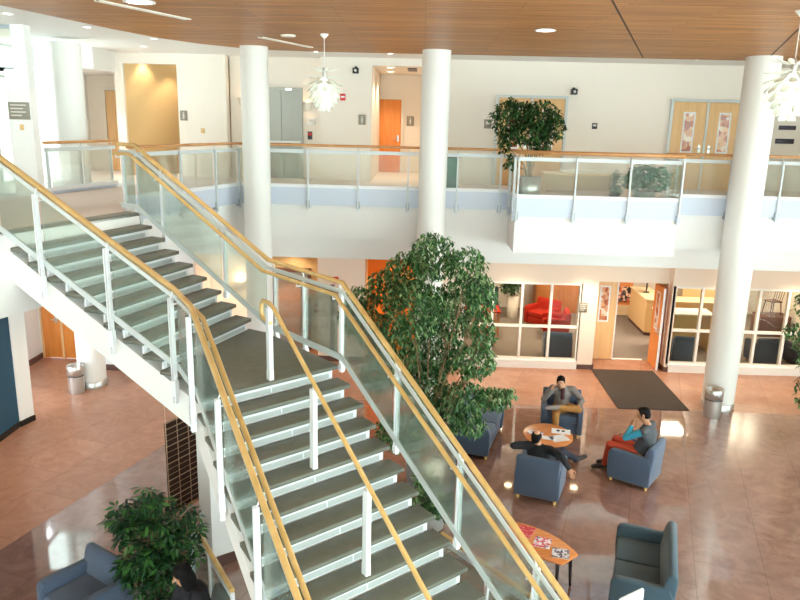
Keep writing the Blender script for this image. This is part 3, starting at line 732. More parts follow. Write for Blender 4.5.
balcony(t, [(-3.94, 15.70), (1.90, 15.70)], [(x + 3.94) / 5.84 for x in (-3.5, -2.42, -1.34, -.27, .78, 1.70)], -1)
t = thing('balcony_railing', 'glass railing around the jutting balcony box over the office entrance', 'railing', (3.5, 14.6, FL), 0, GRP)
balcony(t, [(1.94, 15.64), (1.94, 14.62), (5.13, 14.62), (5.13, 15.62)], [.2, .93, 1.02, 1.36, 1.68, 1.985, 2.9], -1)
t = thing('balcony_railing', 'glass balcony railing at far right behind the leaning round column', 'railing', (8, 15.6, FL), 0, GRP)
balcony(t, [(5.2, 15.64), (XE - .1, 15.61)], [.03, .22, .40, .58, .76, .95], -1)
t = thing('balcony_railing', 'short glass balcony railing at far left in front of the white column', 'railing', (-6.7, 14.4, FL), 0, GRP)
balcony(t, [(-6.96, 13.44), (-6.44, 15.36)], [.06, .5, .96], +1)

# ------------------------------------------------------------------ seating
def club(name, label, cat, loc, rz, w=.78, seats=1, fab='fabric', group=None):
    """upholstered chair or loveseat; faces local +y"""
    t = thing(name, label, cat, loc, rz, group)
    h = w / 2; aw = .11
    arm = [(.37, .07), (.39, .30), (.385, .52), (.36, .575), (.31, .60), (.1, .60), (-.18, .585), (-.30, .60), (-.36, .45), (-.35, .07)]
    for s in (-1, 1):
        x0, x1 = (s * h - s * aw, s * h); b = MB(); b.extx(arm, min(x0, x1), max(x0, x1)); b.build('arm', fab, t, world=False, bevel=.025, seg=3)
    b = MB(); b.box(-h + aw, h - aw, -.30, .34, .07, .31); b.build('base', fab, t, world=False, bevel=.015)
    back = [(-.17, .30), (-.235, .68), (-.262, .755), (-.31, .785), (-.375, .755), (-.385, .66), (-.36, .35), (-.35, .07), (-.25, .07)]
    b = MB(); b.extx(back, -h + .02, h - .02); b.build('backrest', fab, t, world=False, bevel=.035, seg=3)
    sw = (w - 2 * aw) / seats
    for i in range(seats):
        x = -h + aw + sw * i; b = MB(); b.box(x + .004, x + sw - .004, -.22, .365, .30, .445); b.build('seat_cushion', fab, t, world=False, bevel=.03, seg=3)
    for x in (-h + .07, h - .07):
        for y in (-.29, .32):
            b = MB(); b.lathe([(.022, 0), (.03, .075)], (x, y, 0), 12); b.build('foot', 'lightfoot', t, world=False)
    return t
def face(dx, dy): return math.atan2(-dx, dy)     # rotation that turns local +y to (dx,dy)
CG = 'blue-grey club chairs in the hall'
club('club_chair', 'blue-grey club chair facing the oval table, man in grey puffer jacket in it', 'armchair', (2.95, 13.62, 0), face(-.16, -1), .80, group=CG)
club('club_chair', 'blue-grey club chair seen from behind, bald man in black in it', 'armchair', (2.13, 11.02, 0), face(.34, .94), .74, group=CG)
club('club_chair', 'blue-grey club chair in side view under the man in rust-red trousers', 'armchair', (3.87, 11.62, 0), face(-.82, .57), .70, group=CG)
club('club_chair', 'empty blue-grey club chair at bottom left beside the bushy potted plant', 'armchair', (-3.84, 7.44, 0), face(-.55, -.84), .84, group=CG)
club('club_chair', 'grey-green armchair under the woman in a black hoodie', 'armchair', (-2.24, 6.77, 0), face(-.80, -.60), .74, fab='fabric_grn')
club('loveseat', 'two-seat blue-grey sofa half hidden by the tall ficus', 'sofa', (1.22, 12.92, 0), face(.96, -.29), 1.46, 2, group='two-seat sofas')
club('loveseat', 'empty two-seat teal-grey sofa at the bottom right, seen from above', 'sofa', (3.05, 8.40, 0), face(-.95, .31), 1.40, 2, 'fabric_teal', group='two-seat sofas')

# ------------------------------------------------------------------ coffee tables
def outline(fn, n=40): return [fn(2 * PI * i / n) for i in range(n)]
t = thing('coffee_table', 'oval orange wood coffee table between the three seated men', 'table', (2.47, 12.36, 0))
b = MB(); b.prism(outline(lambda a: (2.47 + .45 * math.cos(a), 12.36 + .50 * math.sin(a))), .425, .455); b.build('tabletop', 'tabletop', t, bevel=.008)
for dx, dy in ((-.22, -.28), (.22, -.28), (-.22, .28), (.22, .28)):
    b = MB(); b.tube([(2.47 + dx, 12.36 + dy, .425), (2.47 + dx * 1.2, 12.36 + dy * 1.2, 0)], [.028, .016], 10); b.build('leg', 'darkleg', t)
def boat(u, v, ang, c):
    ca, sa = math.cos(ang), math.sin(ang); return (c[0] + u * ca - v * sa, c[1] + u * sa + v * ca)
TC = (1.73, 8.74); TA = math.atan2(-.74, .70)
prof = []
for i in range(13): q = -1 + 2 * i / 12; prof.append((q * .52, .17 + .12 * (1 - q * q)))
for i in range(13): q = 1 - 2 * i / 12; prof.append((q * .52, -.17 - .12 * (1 - q * q)))
t = thing('coffee_table', 'boat-shaped orange wood coffee table at the foot of the staircase with three magazines', 'table', (TC[0], TC[1], 0))
b = MB(); b.prism([boat(u, v, TA, TC) for u, v in prof], .472, .502); b.build('tabletop', 'tabletop', t, bevel=.008)
for u, v in ((-.40, -.15), (-.40, .15), (.42, -.14), (.42, .14)):
    p = boat(u, v, TA, TC); q = boat(u * 1.06, v * 1.1, TA, TC); b = MB(); b.tube([(p[0], p[1], .472), (q[0], q[1], 0)], [.03, .016], 10); b.build('leg', 'darkleg', t)
def booklet(label, c, z, w, h, ang, m, cat='magazine', name='magazine', th=.008, group=None, extra=None):
    t = thing(name, label, cat, (c[0], c[1], z), ang, group)
    b = MB(); b.box(-w / 2, w / 2, -h / 2, h / 2, 0, th * .8); b.build('pages', 'paper', t, world=False)
    b = MB(); b.box(-w / 2 - .002, w / 2 + .002, -h / 2 - .002, h / 2 + .002, th * .8, th); b.build('cover', m, t, world=False)
    return t
MG = 'magazines on the boat-shaped table'
A0 = TA
booklet('red-covered magazine at the stair end of the boat-shaped table', boat(-.27, .06, TA, TC), .502, .21, .27, A0 + .35, 'redprint', group=MG)
booklet('pink and white magazine, middle one of three on the boat-shaped table', boat(.05, .02, TA, TC), .502, .22, .25, A0 + .5, 'mixprint', group=MG)
booklet('dark and white magazine at the sofa end of the boat-shaped table', boat(.36, .0, TA, TC), .502, .22, .22, A0 + .6, 'darkprint', group=MG)
booklet('dark photo magazine on the left end of the oval table', (2.24, 12.40), .455, .27, .17, -.5, 'darkprint')
def sheet(label, c, z, w, h, ang, group='loose papers on the oval table'):
    b = MB(); b.box(-w / 2, w / 2, -h / 2, h / 2, 0, .003); o = b.build('paper_sheet', 'paper', None); o.location = (c[0], c[1], z); o.rotation_euler = (0, 0, ang); tag(o, label, 'paper', group)
sheet('small white paper near the middle of the oval table', (2.43, 12.20), .455, .22, .15, -.35)
sheet('large white paper spread at the right front of the oval table', (2.64, 12.20), .455, .32, .26, .35)
t = thing('folder', 'white folder with dark blue printed figures at the right edge of oval table', 'folder', (2.73, 12.50, .455), -.2)
b = MB(); b.box(-.17, .17, -.11, .11, 0, .006); b.build('cover', 'paper', t, world=False)
b = MB(); b.ell((-.05, .02, .006), .035, .045, .002, 12, 6); b.ell((.04, .02, .006), .035, .04, .002, 12, 6); b.build('printed_figure', 'navycloth', t, world=False)

# ------------------------------------------------------------------ mat, bins
b = MB(); b.box(4.43, 5.98, 14.86, 17.43, .0045, .018); o = b.build('doormat', 'mat', None, bevel=.004); tag(o, 'long charcoal ribbed mat lying before the office entrance', 'doormat')
def bin_(label, x, y, r=.17, h=.62, group='steel waste bins'):
    t = thing('waste_bin', label, 'bin', (x, y, 0), 0, group)
    b = MB(); b.lathe([(r * .97, 0), (r, .02), (r, h * .66)], (x, y, 0), 28); b.build('body', 'stainless', t)
    b = MB(); b.lathe([(r * .9, h * .66), (r * 1.04, h * .67), (r * 1.04, h), (r * .98, h + .01), (r * .86, h), (r * .82, h - .10), (.02, h - .12)], (x, y, 0), 28, cap=False); b.build('lid', 'stainless', t)
    b = MB(); b.lathe([(r * 1.005, h * .62), (r * 1.005, h * .655)], (x, y, 0), 28); b.build('band', 'black', t)
    return t
bin_('cylindrical steel waste bin beside the far left column near the orange doors', -7.44, 14.80)
bin_('cylindrical steel waste bin at the foot of the right column', 6.36, 14.62, .18, .62)

# ------------------------------------------------------------------ plants
def leaves(blobs, n, L, W, droop, seed, shell=.55):
    """leaf blades scattered through ellipsoids (x,y,z,rx,ry,rz)"""
    rnd = random.Random(seed); vs, fs = [], []
    wts = [b[3] * b[4] * b[5] for b in blobs]; wts = [max(w, .002) ** .75 for w in wts]; tot = sum(wts)
    for bl, w in zip(blobs, wts):
        for _ in range(int(n * w / tot)):
            while True:
                p = Vector((rnd.uniform(-1, 1), rnd.uniform(-1, 1), rnd.uniform(-1, 1)))
                l = p.length
                if l <= 1 and (l > shell or rnd.random() < .45): break
            c = Vector((bl[0] + p.x * bl[3], bl[1] + p.y * bl[4], bl[2] + p.z * bl[5]))
            a = rnd.uniform(0, 2 * PI); dr = droop + rnd.uniform(-.5, .5)
            d = Vector((math.cos(a) * math.cos(dr), math.sin(a) * math.cos(dr), -math.sin(dr)))
            s = d.cross(Vector((0, 0, 1))).normalized(); s = (s + Vector((rnd.uniform(-.5, .5), rnd.uniform(-.5, .5), rnd.uniform(-.5, .5)))).normalized(); s = (s - d * s.dot(d)).normalized()
            nn = d.cross(s) * .18; k = rnd.uniform(.7, 1.2); l_, w_ = L * k, W * k
            i = len(vs)
            vs += [c, c + d * l_ * .35 + s * w_ * .5 + nn * w_, c + d * l_ * .4, c + d * l_ * .35 - s * w_ * .5 + nn * w_, c + d * l_ * .75 + s * w_ * .33 + nn * w_ * .3, c + d * l_ * .75 - s * w_ * .33 + nn * w_ * .3, c + d * l_ - Vector((0, 0, l_ * .12))]
            fs += [(i, i + 2, i + 1), (i, i + 3, i + 2), (i + 1, i + 2, i + 6, i + 4), (i + 2, i + 3, i + 5, i + 6)]
    b = MB(); b.add(vs, fs, False); return b
def branches(base, blobs, r0, seed):
    rnd = random.Random(seed); b = MB()
    for bl in blobs:
        e = Vector(bl[:3]); s = Vector(base) + Vector((rnd.uniform(-.05, .05), rnd.uniform(-.05, .05), 0))
        m1 = s.lerp(e, .4); m1.x = s.x + (e.x - s.x) * .22; m1.y = s.y + (e.y - s.y) * .22
        m2 = s.lerp(e, .75); b.tube([s, m1, m2, e], [r0, r0 * .7, r0 * .45, r0 * .2], 7)
        for _ in range(5):
            q = e + Vector((rnd.uniform(-1, 1) * bl[3], rnd.uniform(-1, 1) * bl[4], rnd.uniform(-1, 1) * bl[5])) * .8
            b.tube([m2, q], [r0 * .3, r0 * .1], 5)
    return b
def pot(t, x, y, z, r, h, m='pot_grey', rt=None):
    rt = rt or r * 1.12
    b = MB(); b.lathe([(r * .9, 0), (r, .02), (rt, h), (rt * .92, h), (rt * .9, h - .05)], (x, y, z), 28); b.build('pot', m, t)
    b = MB(); b.lathe([(.01, h - .052), (rt * .9, h - .05)], (x, y, z), 24, cap=False); b.build('soil', 'soil', t)
# tall weeping ficus (crown clusters)
raw = [(.25, 12, 3.78, .42, .42), (-.20, 12.3, 3.48, .36, .34), (-.52, 12.5, 3.12, .40, .34), (.80, 11.7, 3.66, .34, .36), (1.05, 11.5, 3.25, .26, .36), (-1.0, 12.3, 2.92, .32, .26), (-.80, 12.1, 2.52, .34, .30), (-.05, 11.7, 2.95, .56, .50), (.62, 12.2, 2.82, .48, .50), (1.12, 11.6, 2.62, .22, .34), (-.38, 12, 2.15, .50, .40), (.40, 12.5, 1.95, .52, .45), (.98, 11.7, 2.05, .40, .30), (.10, 12.2, 1.42, .50, .42), (.86, 11.8, 1.38, .42, .28), (1.38, 12, 1.28, .34, .20), (1.62, 11.9, 1.42, .18, .10), (-1.16, 12.2, 2.66, .22, .36), (.5, 11.9, .95, .45, .32), (-.62, 11.9, 1.72, .34, .36), (.98, 11.6, .98, .28, .24), (-.2, 12, .6, .5, .35)]
K = 11.1 / 12
def nearer(b): return (b[0] * K, b[1] * K, 5.95 - (5.95 - b[2]) * K, b[3] * K, b[3] * K * .85, b[4] * K)
crown = [nearer(b) for b in raw]
t = thing('ficus_tree', 'tall weeping ficus tree between the staircase and the left sofa', 'tree', (.22, 11.1, 0))
pot(t, .22, 11.1, 0, .30, .45)
branches((.22, 11.1, .38), crown[:18], .019, 3).build('trunk', 'bark', t)
leaves(crown, 15500, .095, .038, .8, 11).build('foliage', 'leaf', t)
# low leafy plants at the foot of the stair
t = thing('floor_plant', 'low leafy plant in a planter tucked beside the lower flight', 'plant', (.30, 9.85, 0))
pot(t, .30, 9.85, 0, .20, .3)
lo = [(.25, 9.85, .55, .24, .22, .28), (.42, 9.75, .42, .18, .2, .24), (.18, 9.95, .8, .16, .16, .2)]
branches((.30, 9.85, .26), lo, .012, 5).build('stems', 'bark', t); leaves(lo, 700, .10, .05, .3, 12).build('foliage', 'leaf', t)
# schefflera bottom left
t = thing('schefflera', 'bushy dark green potted schefflera beside the empty club chair at bottom left', 'plant', (-3.02, 7.55, 0))
pot(t, -3.02, 7.55, 0, .24, .40)
sb = [(-3.12, 7.62, 1.52, .24, .22, .18), (-3.30, 7.55, 1.30, .26, .24, .22), (-3.02, 7.55, 1.20, .34, .3, .26), (-2.74, 7.62, 1.22, .24, .22, .26), (-3.12, 7.5, .92, .32, .28, .24), (-2.78, 7.55, .88, .26, .24, .28), (-2.95, 7.4, .62, .34, .26, .22), (-3.30, 7.5, .74, .16, .18, .18)]
branches((-3.02, 7.55, .35), sb, .02, 6).build('trunk', 'bark', t)
def umbrella_leaves(blobs, n, seed):
    rnd = random.Random(seed); vs, fs = [], []
    for _ in range(n):
        bl = rnd.choice(blobs); p = Vector((rnd.gauss(0, .5), rnd.gauss(0, .5), rnd.gauss(0, .5)))
        if p.length > 1: p.normalize()
        c = Vector((bl[0] + p.x * bl[3], bl[1] + p.y * bl[4], bl[2] + p.z * bl[5])); tilt = Matrix.Rotation(rnd.uniform(-.6, .6), 3, 'X') @ Matrix.Rotation(rnd.uniform(-.6, .6), 3, 'Y') @ Matrix.Rotation(rnd.uniform(0, 6.3), 3, 'Z')
        k = rnd.uniform(.8, 1.2)
        for j in range(7):
            a = 2 * PI * j / 7; d = tilt @ Vector((math.cos(a) * .93, math.sin(a) * .93, -.35)); s = d.cross(tilt @ Vector((0, 0, 1))).normalized()
            l, w = .125 * k, .042 * k; i = len(vs); q = c + d * .02
            vs += [q, q + d * l * .5 + s * w * .5, q + d * l - Vector((0, 0, .012)), q + d * l * .5 - s * w * .5, q + d * l * .5 + (tilt @ Vector((0, 0, -.006)))]
            fs += [(i, i + 4, i + 1), (i + 1, i + 4, i + 2), (i + 4, i, i + 3), (i + 4, i + 3, i + 2)]
    b = MB(); b.add(vs, fs); return b
umbrella_leaves(sb, 330, 8).build('foliage', 'leaf_s', t)
# tree at right edge
t = thing('ficus_tree', 'ficus tree cut off by the right edge of the view', 'tree', (8.15, 13.5, 0))
pot(t, 8.15, 13.5, 0, .28, .42)
rb = [(7.5, 13.5, 2.80, .36, .4, .26), (7.25, 13.5, 2.25, .26, .3, .16), (7.5, 13.5, 2.0, .26, .3, .16), (7.55, 13.5, .85, .12, .2, .1), (7.9, 13.5, 2.6, .5, .5, .5), (7.85, 13.5, 1.7, .45, .45, .5), (7.95, 13.6, 1.1, .45, .4, .4)]
branches((8.15, 13.5, .36), rb, .024, 9).build('trunk', 'bark', t); leaves(rb, 1800, .12, .05, .7, 14).build('foliage', 'leaf', t)
# balcony plants
t = thing('potted_ficus', 'dark ficus in a steel pot standing on the upper balcony', 'plant', (2.28, 15.35, FL))
pot(t, 2.28, 15.35, FL + .006, .23, .44, 'stainless', .235)
ub = [(1.70, 15.35, 6.08, .32, .3, .36), (2.05, 15.4, 6.22, .30, .3, .24), (2.42, 15.35, 6.14, .40, .36, .34), (2.68, 15.35, 5.92, .26, .26, .30), (2.18, 15.3, 5.82, .42, .36, .26), (2.45, 15.3, 5.60, .26, .26, .2), (1.72, 15.3, 5.62, .16, .16, .28), (1.85, 15.35, 5.22, .12, .12, .2), (1.78, 15.35, 6.42, .12, .12, .1)]
branches((2.28, 15.35, FL + .4), ub, .018, 10).build('trunk', 'bark', t); leaves(ub, 2600, .105, .05, .7, 15).build('foliage', 'leaf_d', t)
t = thing('potted_bush', 'low bluish-green bush behind the glass at right end of the balcony box', 'plant', (4.62, 15.2, FL))
pot(t, 4.62, 15.2, FL + .006, .20, .22)
bb = [(4.40, 15.2, FL + .44, .27, .24, .22), (4.84, 15.2, FL + .48, .30, .26, .26), (4.62, 15.25, FL + .60, .28, .22, .18)]
branches((4.62, 15.2, FL + .2), bb, .010, 11).build('stems', 'bark', t); leaves(bb, 900, .12, .06, .2, 16).build('foliage', 'leaf_b', t)
t = thing('potted_plant', 'slim dark plant at the post left of the bluish bush', 'plant', (4.02, 15.2, FL))
pot(t, 4.02, 15.2, FL + .006, .10, .16, 'black')
bb = [(4.02, 15.2, FL + .42, .10, .1, .24), (4.05, 15.2, FL + .25, .12, .1, .1)]
branches((4.02, 15.2, FL + .14), bb, .008, 12).build('stems', 'bark', t); leaves(bb, 220, .09, .04, .4, 17).build('foliage', 'leaf_d', t)

# ------------------------------------------------------------------ pendant lamps
def artichoke(label, x, y, ztop, zc, grp='spiky pendant lamps', sc=1.0):
    t = thing('pendant_lamp', label, 'lamp', (x, y, zc), 0, grp)
    b = MB(); b.lathe([(.075, 0), (.07, -.02), (.012, -.075)], (0, 0, ztop - zc), 20); b.build('canopy', 'white', t, world=False)
    b = MB(); b.tube([(0, 0, ztop - zc - .07), (0, 0, .33)], .006, 6); b.build('cord', 'white', t, world=False)
    b = MB(); b.lathe([(.02, .36), (.035, .30), (.03, .18)], (0, 0, 0), 14); b.build('stem', 'stainless', t, world=False)
    b = MB(); b.ell((0, 0, .0), .095, .095, .20, 18, 12); b.build('bulb', 'bulb', t, world=False)
    tiers = [(.27, .07, .17, -.25, 10), (.20, .10, .20, .10, 11), (.13, .13, .17, .40, 11), (.06, .165, .14, .80, 11), (-.02, .175, .13, 1.1, 10), (-.10, .15, .12, 1.2, 9), (-.17, .11, .11, 1.25, 8), (-.235, .06, .10, 1.3, 6)]
    for q, (z, r, l, tilt, n) in enumerate(tiers):
        for i in range(n):
            a = 2 * PI * (i + .5 * (q % 2)) / n; ca, sa = math.cos(a), math.sin(a)
            if not i: z, r, l = z * 1.1, r * 1.18, l * 1.08
            d = Vector((ca * math.cos(tilt), sa * math.cos(tilt), -math.sin(tilt))); s = Vector((-sa, ca, 0)); nn = s.cross(d).normalized() * .003
            w = .055 if q < 2 else .088 if q < 7 else .055
            p = Vector((ca * r, sa * r, z)); e = p + d * l; m_ = p + d * l * .75
            lo = [p - s * w * .35, m_ - s * w * .62, e - s * w * .25, e + s * w * .25, m_ + s * w * .62, p + s * w * .35]
            vs = [v - nn for v in lo] + [v + nn for v in lo]
            b = MB(); b.add(vs, [(5, 4, 3, 2, 1, 0), (6, 7, 8, 9, 10, 11)] + [(j, (j + 1) % 6, 6 + (j + 1) % 6, 6 + j) for j in range(6)]); b.build('leaf', 'lampleaf', t, world=False)
    return t
lamp = artichoke('spiky white pendant lamp hanging left of centre before the elevator wall', -1.70, 12.88, CEIL, 6.46)
dup(lamp, (4.42, 9.2, 6.43), .3, 'brightly glowing spiky white pendant lamp cut off at the upper right edge')

# ------------------------------------------------------------------ ceiling fittings
def downlight(label, x, y, z, r, grp, lens='lens', name='downlight'):
    t = thing(name, label, 'ceiling light', (x, y, z), 0, grp)
    b = MB(); b.lathe([(r * 1.25, 0), (r * 1.25, -.012), (r, -.014), (r, -.002)], (0, 0, 0), 24, cap=False); b.build('trim_ring', 'steel_white', t, world=False)
    b = MB(); b.lathe([(.001, -.008), (r, -.006)], (0, 0, 0), 24, cap=False); b.build('lens', lens, t, world=False)
downlight('bright round downlight in the wood ceiling above the jutting balcony', 1.83, 11.75, CEIL, .13, 'downlights in the wood ceiling')
downlight('bright round downlight in the wood ceiling at upper left of the view', -3.65, 9.75, CEIL, .16, 'downlights in the wood ceiling')
b = MB(); b.lathe([(.13, 0), (.13, -.02), (.11, -.03)], (-2.36, 13.14, CEIL), 24); o = b.build('ceiling_speaker', 'cream', None); tag(o, 'pale round disc on the wood ceiling left of the pendant lamp', 'ceiling speaker')
for a, c, lab in (((-4.16, 9.68), (-3.52, 11.32), 'long pale slot vent in the wood ceiling at upper left'), ((-2.92, 13.5), (-2.27, 15.16), 'pale slot vent in the wood ceiling beside the second column')):
    t = thing('slot_vent', lab, 'vent', ((a[0] + c[0]) / 2, (a[1] + c[1]) / 2, CEIL), 0, 'slot vents in the wood ceiling')
    d = Vector((c[0] - a[0], c[1] - a[1], 0)).normalized(); s = Vector((-d.y, d.x, 0))
    for k in (-1, 1):
        b = MB(); q = s * .035 * k; b.bar((a[0] + q.x, a[1] + q.y, CEIL - .008), (c[0] + q.x, c[1] + q.y, CEIL - .008), .04, .016); b.build('blade', 'cream', t)
    b = MB(); b.bar((a[0], a[1], CEIL - .003), (c[0], c[1], CEIL - .003), .03, .006); b.build('slot', 'seam', t)
ZW = CEIL + .09
for i, (x, y, lab) in enumerate(((-6.50, 11.8, 'small round downlight in the white ceiling, nearest the left edge'), (-5.95, 13.35, 'small round downlight in the white ceiling above the far left glass railing'), (-5.40, 15.1, 'small round downlight in the white ceiling left of the second column'), (-6.2, 16.7, 'small round downlight over the yellow corridor opening'), (-2.45, 17.1, 'small round downlight over the elevator'), (-.77, 17.15, 'small round downlight just outside the alcove with the orange door'), (2.55, 16.7, 'small round downlight over the double door behind the ficus'), (4.3, 16.95, 'small round downlight over the blank wall between the double doors'), (6.05, 17.0, 'small round downlight over the right double door'))):
    downlight(lab, x, y, ZW, .07, 'downlights in the white gallery ceiling')
downlight('warm downlight in the alcove ceiling, nearer the front', -.85, 19.2, 7.29, .10, 'alcove downlights'); downlight('warm downlight in the alcove ceiling, nearer the orange door', -.92, 20.8, 7.29, .10, 'alcove downlights')
b = MB(); b.box(-.42, -.18, 19.3, 20.4, 7.275, 7.29); o = b.build('air_vent', 'signdark', None); tag(o, 'dark grey vent grille in the alcove ceiling above the orange door', 'vent')
downlight('round downlight in the lowered hall ceiling, nearer the white column', -8.55, 18.0, 6.98, .10, 'lowered hall ceiling downlights'); downlight('round downlight in the lowered hall ceiling, farther to the right', -8.2, 17.7, 6.98, .10, 'lowered hall ceiling downlights')
downlight('round downlight in the yellow corridor ceiling near its right end', -6.35, 19.4, ZW, .09, 'corridor downlights')
for x, lab in ((-6.9, 'warm downlight under the gallery near the far left column'), (-4.2, 'warm downlight under the gallery washing the pale wall'), (2.44, 'warm downlight under the gallery before the left office window'), (4.1, 'warm downlight under the gallery left of the office entrance'), (4.95, 'warm downlight over the office entrance'), (7.6, 'warm downlight under the gallery before the right office window'), (9.2, 'warm downlight under the gallery at the far right')):
    downlight(lab, x, 16.75, 2.93, .09, 'warm downlights under the gallery', 'lens_warm')
for x, y, lab in ((-5.9, 12.6, 'warm downlight under the stair landing near the pier'), (-6.9, 10.2, 'warm downlight under the upper floor beside the blue wall')):
    downlight(lab, x, y, 3.43, .09, 'warm downlights under the upper floor', 'lens_warm')

# ------------------------------------------------------------------ upper gallery fittings
t = thing('elevator', 'brushed steel elevator doors on the upper gallery behind second column', 'elevator', (-3.6, 18.9, FL))
b = MB(); b.box(-4.16, -4.10, 18.84, 19.0, FL + .006, 6.72); b.box(-3.10, -3.04, 18.84, 19.0, FL + .006, 6.72); b.box(-4.10, -3.10, 18.84, 19.0, 6.64, 6.72); b.build('door_frame', 'stainless_dk', t)
for x0, x1 in ((-4.10, -3.605), (-3.595, -3.10)):
    b = MB(); b.box(x0, x1, 18.93, 18.98, FL + .006, 6.64); b.build('sliding_door', 'stainless_dk', t)
b = MB(); b.box(-4.1, -3.1, 18.86, 18.93, FL + .90, FL + .95); b.build('bumper_rail', 'stainless', t)
b = MB(); b.box(-3.45, -3.33, 18.83, 18.84, 6.66, 6.70); b.build('indicator_light', 'lens', t)
def plaque(label, x, y, z, w, h, sym=0, name='wall_sign', group='grey room signs', m='plaque', cat='sign'):
    """sign on a wall that faces -y"""
    t = thing(name, label, cat, (x, y, z), 0, group)
    b = MB(); b.box(-w / 2, w / 2, -.014, 0, -h / 2, h / 2); b.build('plate', m, t, world=False, bevel=.002, seg=1)
    if sym == 1:    # standing figure
        b = MB(); b.ell((0, -.015, h * .26), w * .10, .002, w * .10, 12, 6); b.box(-w * .11, w * .11, -.017, -.014, -h * .1, h * .14); b.box(-w * .10, -w * .02, -.017, -.014, -h * .34, -h * .1); b.box(w * .02, w * .10, -.017, -.014, -h * .34, -h * .1); b.build('figure_symbol', 'plaque_sym', t, world=False)
    elif sym == 2:  # lines of lettering
        for k in range(4):
            b = MB(); ww = (.38, .30, .36, .26)[k] * w; b.box(-w * .40, -w * .40 + ww * 2, -.016, -.014, h * (.34 - .2 * k) - h * .04, h * (.34 - .2 * k) + h * .03); b.build('lettering_line', 'plaque_sym', t, world=False)
    elif sym == 3:
        b = MB(); b.box(-w * .3, w * .3, -.016, -.014, -h * .05, h * .28); b.build('room_number_panel', 'plaque_sym', t, world=False)
    return t
plaque('small grey sign with a white figure beside the alcove opening', -1.50, 18.50, 5.98, .18, .24, 1)
plaque('small grey sign with a white figure right of the yellow corridor', -5.55 - .42, 18.50, 5.98, .18, .24, 1)
plaque('small grey sign beside the orange alcove door', -.36, 22.2, 5.98, .22, .28, 1)
plaque('small grey room sign left of the ficus and double door', 1.62, 18.5, 5.95, .18, .22, 3)
plaque('small dark thermostat-like sign on the blank wall between double doors', 4.25, 18.5, 5.96, .13, .14, 3, m='signdark')
plaque('grey room sign on the white pier left of the office entrance', 4.11, 17.45, 1.60, .20, .24, 2)
plaque('large grey directory board on the pier at upper left', -7.22, 13.18, 5.985, .38, .30, 2)
plaque('dark upper strip sign behind the right pendant lamp', 9.06, 18.75, 6.03, .42, .10, 0, m='signdark'); plaque('dark lower strip sign behind the right pendant lamp', 9.04, 18.75, 5.70, .46, .12, 0, m='signdark')
plaque('pale blank sign on the elevator wall under the wall sconce', -2.82, 18.9, 5.90, .20, .16, 3, m='white')
plaque('beige switch plate on the white wall below the figure sign', -5.50, 18.5, 5.62, .10, .12, 0, 'switch_plate', None, 'tan', 'switch')
plaque('beige switch plate on the pier under the directory board', -7.20, 13.18, 5.70, .07, .10, 0, 'switch_plate', None, 'tan', 'switch')
def alarm(label, x, y, z, w=.13, h=.16, group='red fire alarms'):
    t = thing('fire_alarm', label, 'alarm', (x, y, z), 0, group)
    b = MB(); b.box(-w / 2, w / 2, -.05, 0, -h / 2, h / 2); b.build('housing', 'red', t, world=False, bevel=.006)
    b = MB(); b.box(-w * .36, w * .36, -.065, -.05, -h * .1, h * .18); b.build('strobe_window', 'white', t, world=False)
alarm('red fire alarm on the upper wall right of the pendant lamp', -1.98, 18.5, 6.51)
alarm('red fire alarm on the lower wall left of the ficus crown', -2.02, 17.45, 2.12)
t = alarm('red fire alarm on the yellow corridor wall', -6.30, 19.66, 6.42, .10, .2)
t = thing('call_box', 'red and black elevator call box beside the lower recess', 'call box', (-2.62, 18.4, 1.15)); b = MB(); b.box(-.07, .07, -.04, 0, -.14, .14); b.build('housing', 'black', t, world=False, bevel=.005); b = MB(); b.box(-.05, .05, -.045, -.04, -.1, .02); b.build('red_panel', 'red', t, world=False)
t = thing('call_box', 'dark elevator call box with red panel on the upper gallery', 'call box', (-2.86, 18.9, 5.56)); b = MB(); b.box(-.06, .06, -.04, 0, -.1, .1); b.build('housing', 'signdark', t, world=False, bevel=.005); b = MB(); b.box(-.04, .04, -.045, -.04, -.0, .07); b.build('red_panel', 'red', t, world=False)
def camera_thing(label, x, y, z):
    t = thing('security_camera', label, 'camera', (x, y, z), 0, 'wall cameras')
    b = MB(); b.box(-.03, .03, -.06, 0, .02, .08); b.build('bracket', 'black', t, world=False); b = MB(); b.box(-.07, .07, -.2, -.04, -.09, .04); b.build('housing', 'black', t, world=False, bevel=.01); b = MB(); b.lathe([(.03, 0), (.03, .02)], (0, 0, 0), 12); 
    b = MB(); b.ell((0, -.2, -.02), .035, .012, .035, 12, 6); b.build('lens', 'stainless', t, world=False)
camera_thing('black wall camera above the upper fire alarm', -1.66, 18.5, 7.16)
camera_thing('black wall speaker-like camera right of the double door behind the ficus', 3.66, 18.5, 6.78)
def sconce(label, x, y, z):
    t = thing('wall_sconce', label, 'wall lamp', (x, y, z), 0, 'wall sconces')
    b = MB(); b.lathe([(.05, -.12), (.10, -.02), (.12, .10)], (0, -.1, 0), 18, cap=False); b.build('shade', 'cream', t, world=False)
    b = MB(); b.box(-.05, .05, -.06, 0, -.06, .16); b.build('bracket', 'white', t, world=False); b = MB(); b.ell((0, -.1, .0), .05, .05, .05, 12, 8); b.build('bulb', 'lens_warm', t, world=False)
sconce('pale wall sconce right of the upper elevator', -2.90, 18.9, 6.28); sconce('pale wall sconce just left of the second column on the upper wall', -4.55, 18.9, 6.35)
sconce('glowing sconce on the pale lower wall behind the staircase', -4.38, 17.45, 1.95)
t = thing('bench', 'low light-oak bench behind the balcony glass', 'bench', (3.4, 16.9, FL))
b = MB(); b.box(2.78, 4.50, 16.7, 17.15, FL + .40, FL + .46); b.build('seat', 'bench', t, bevel=.006)
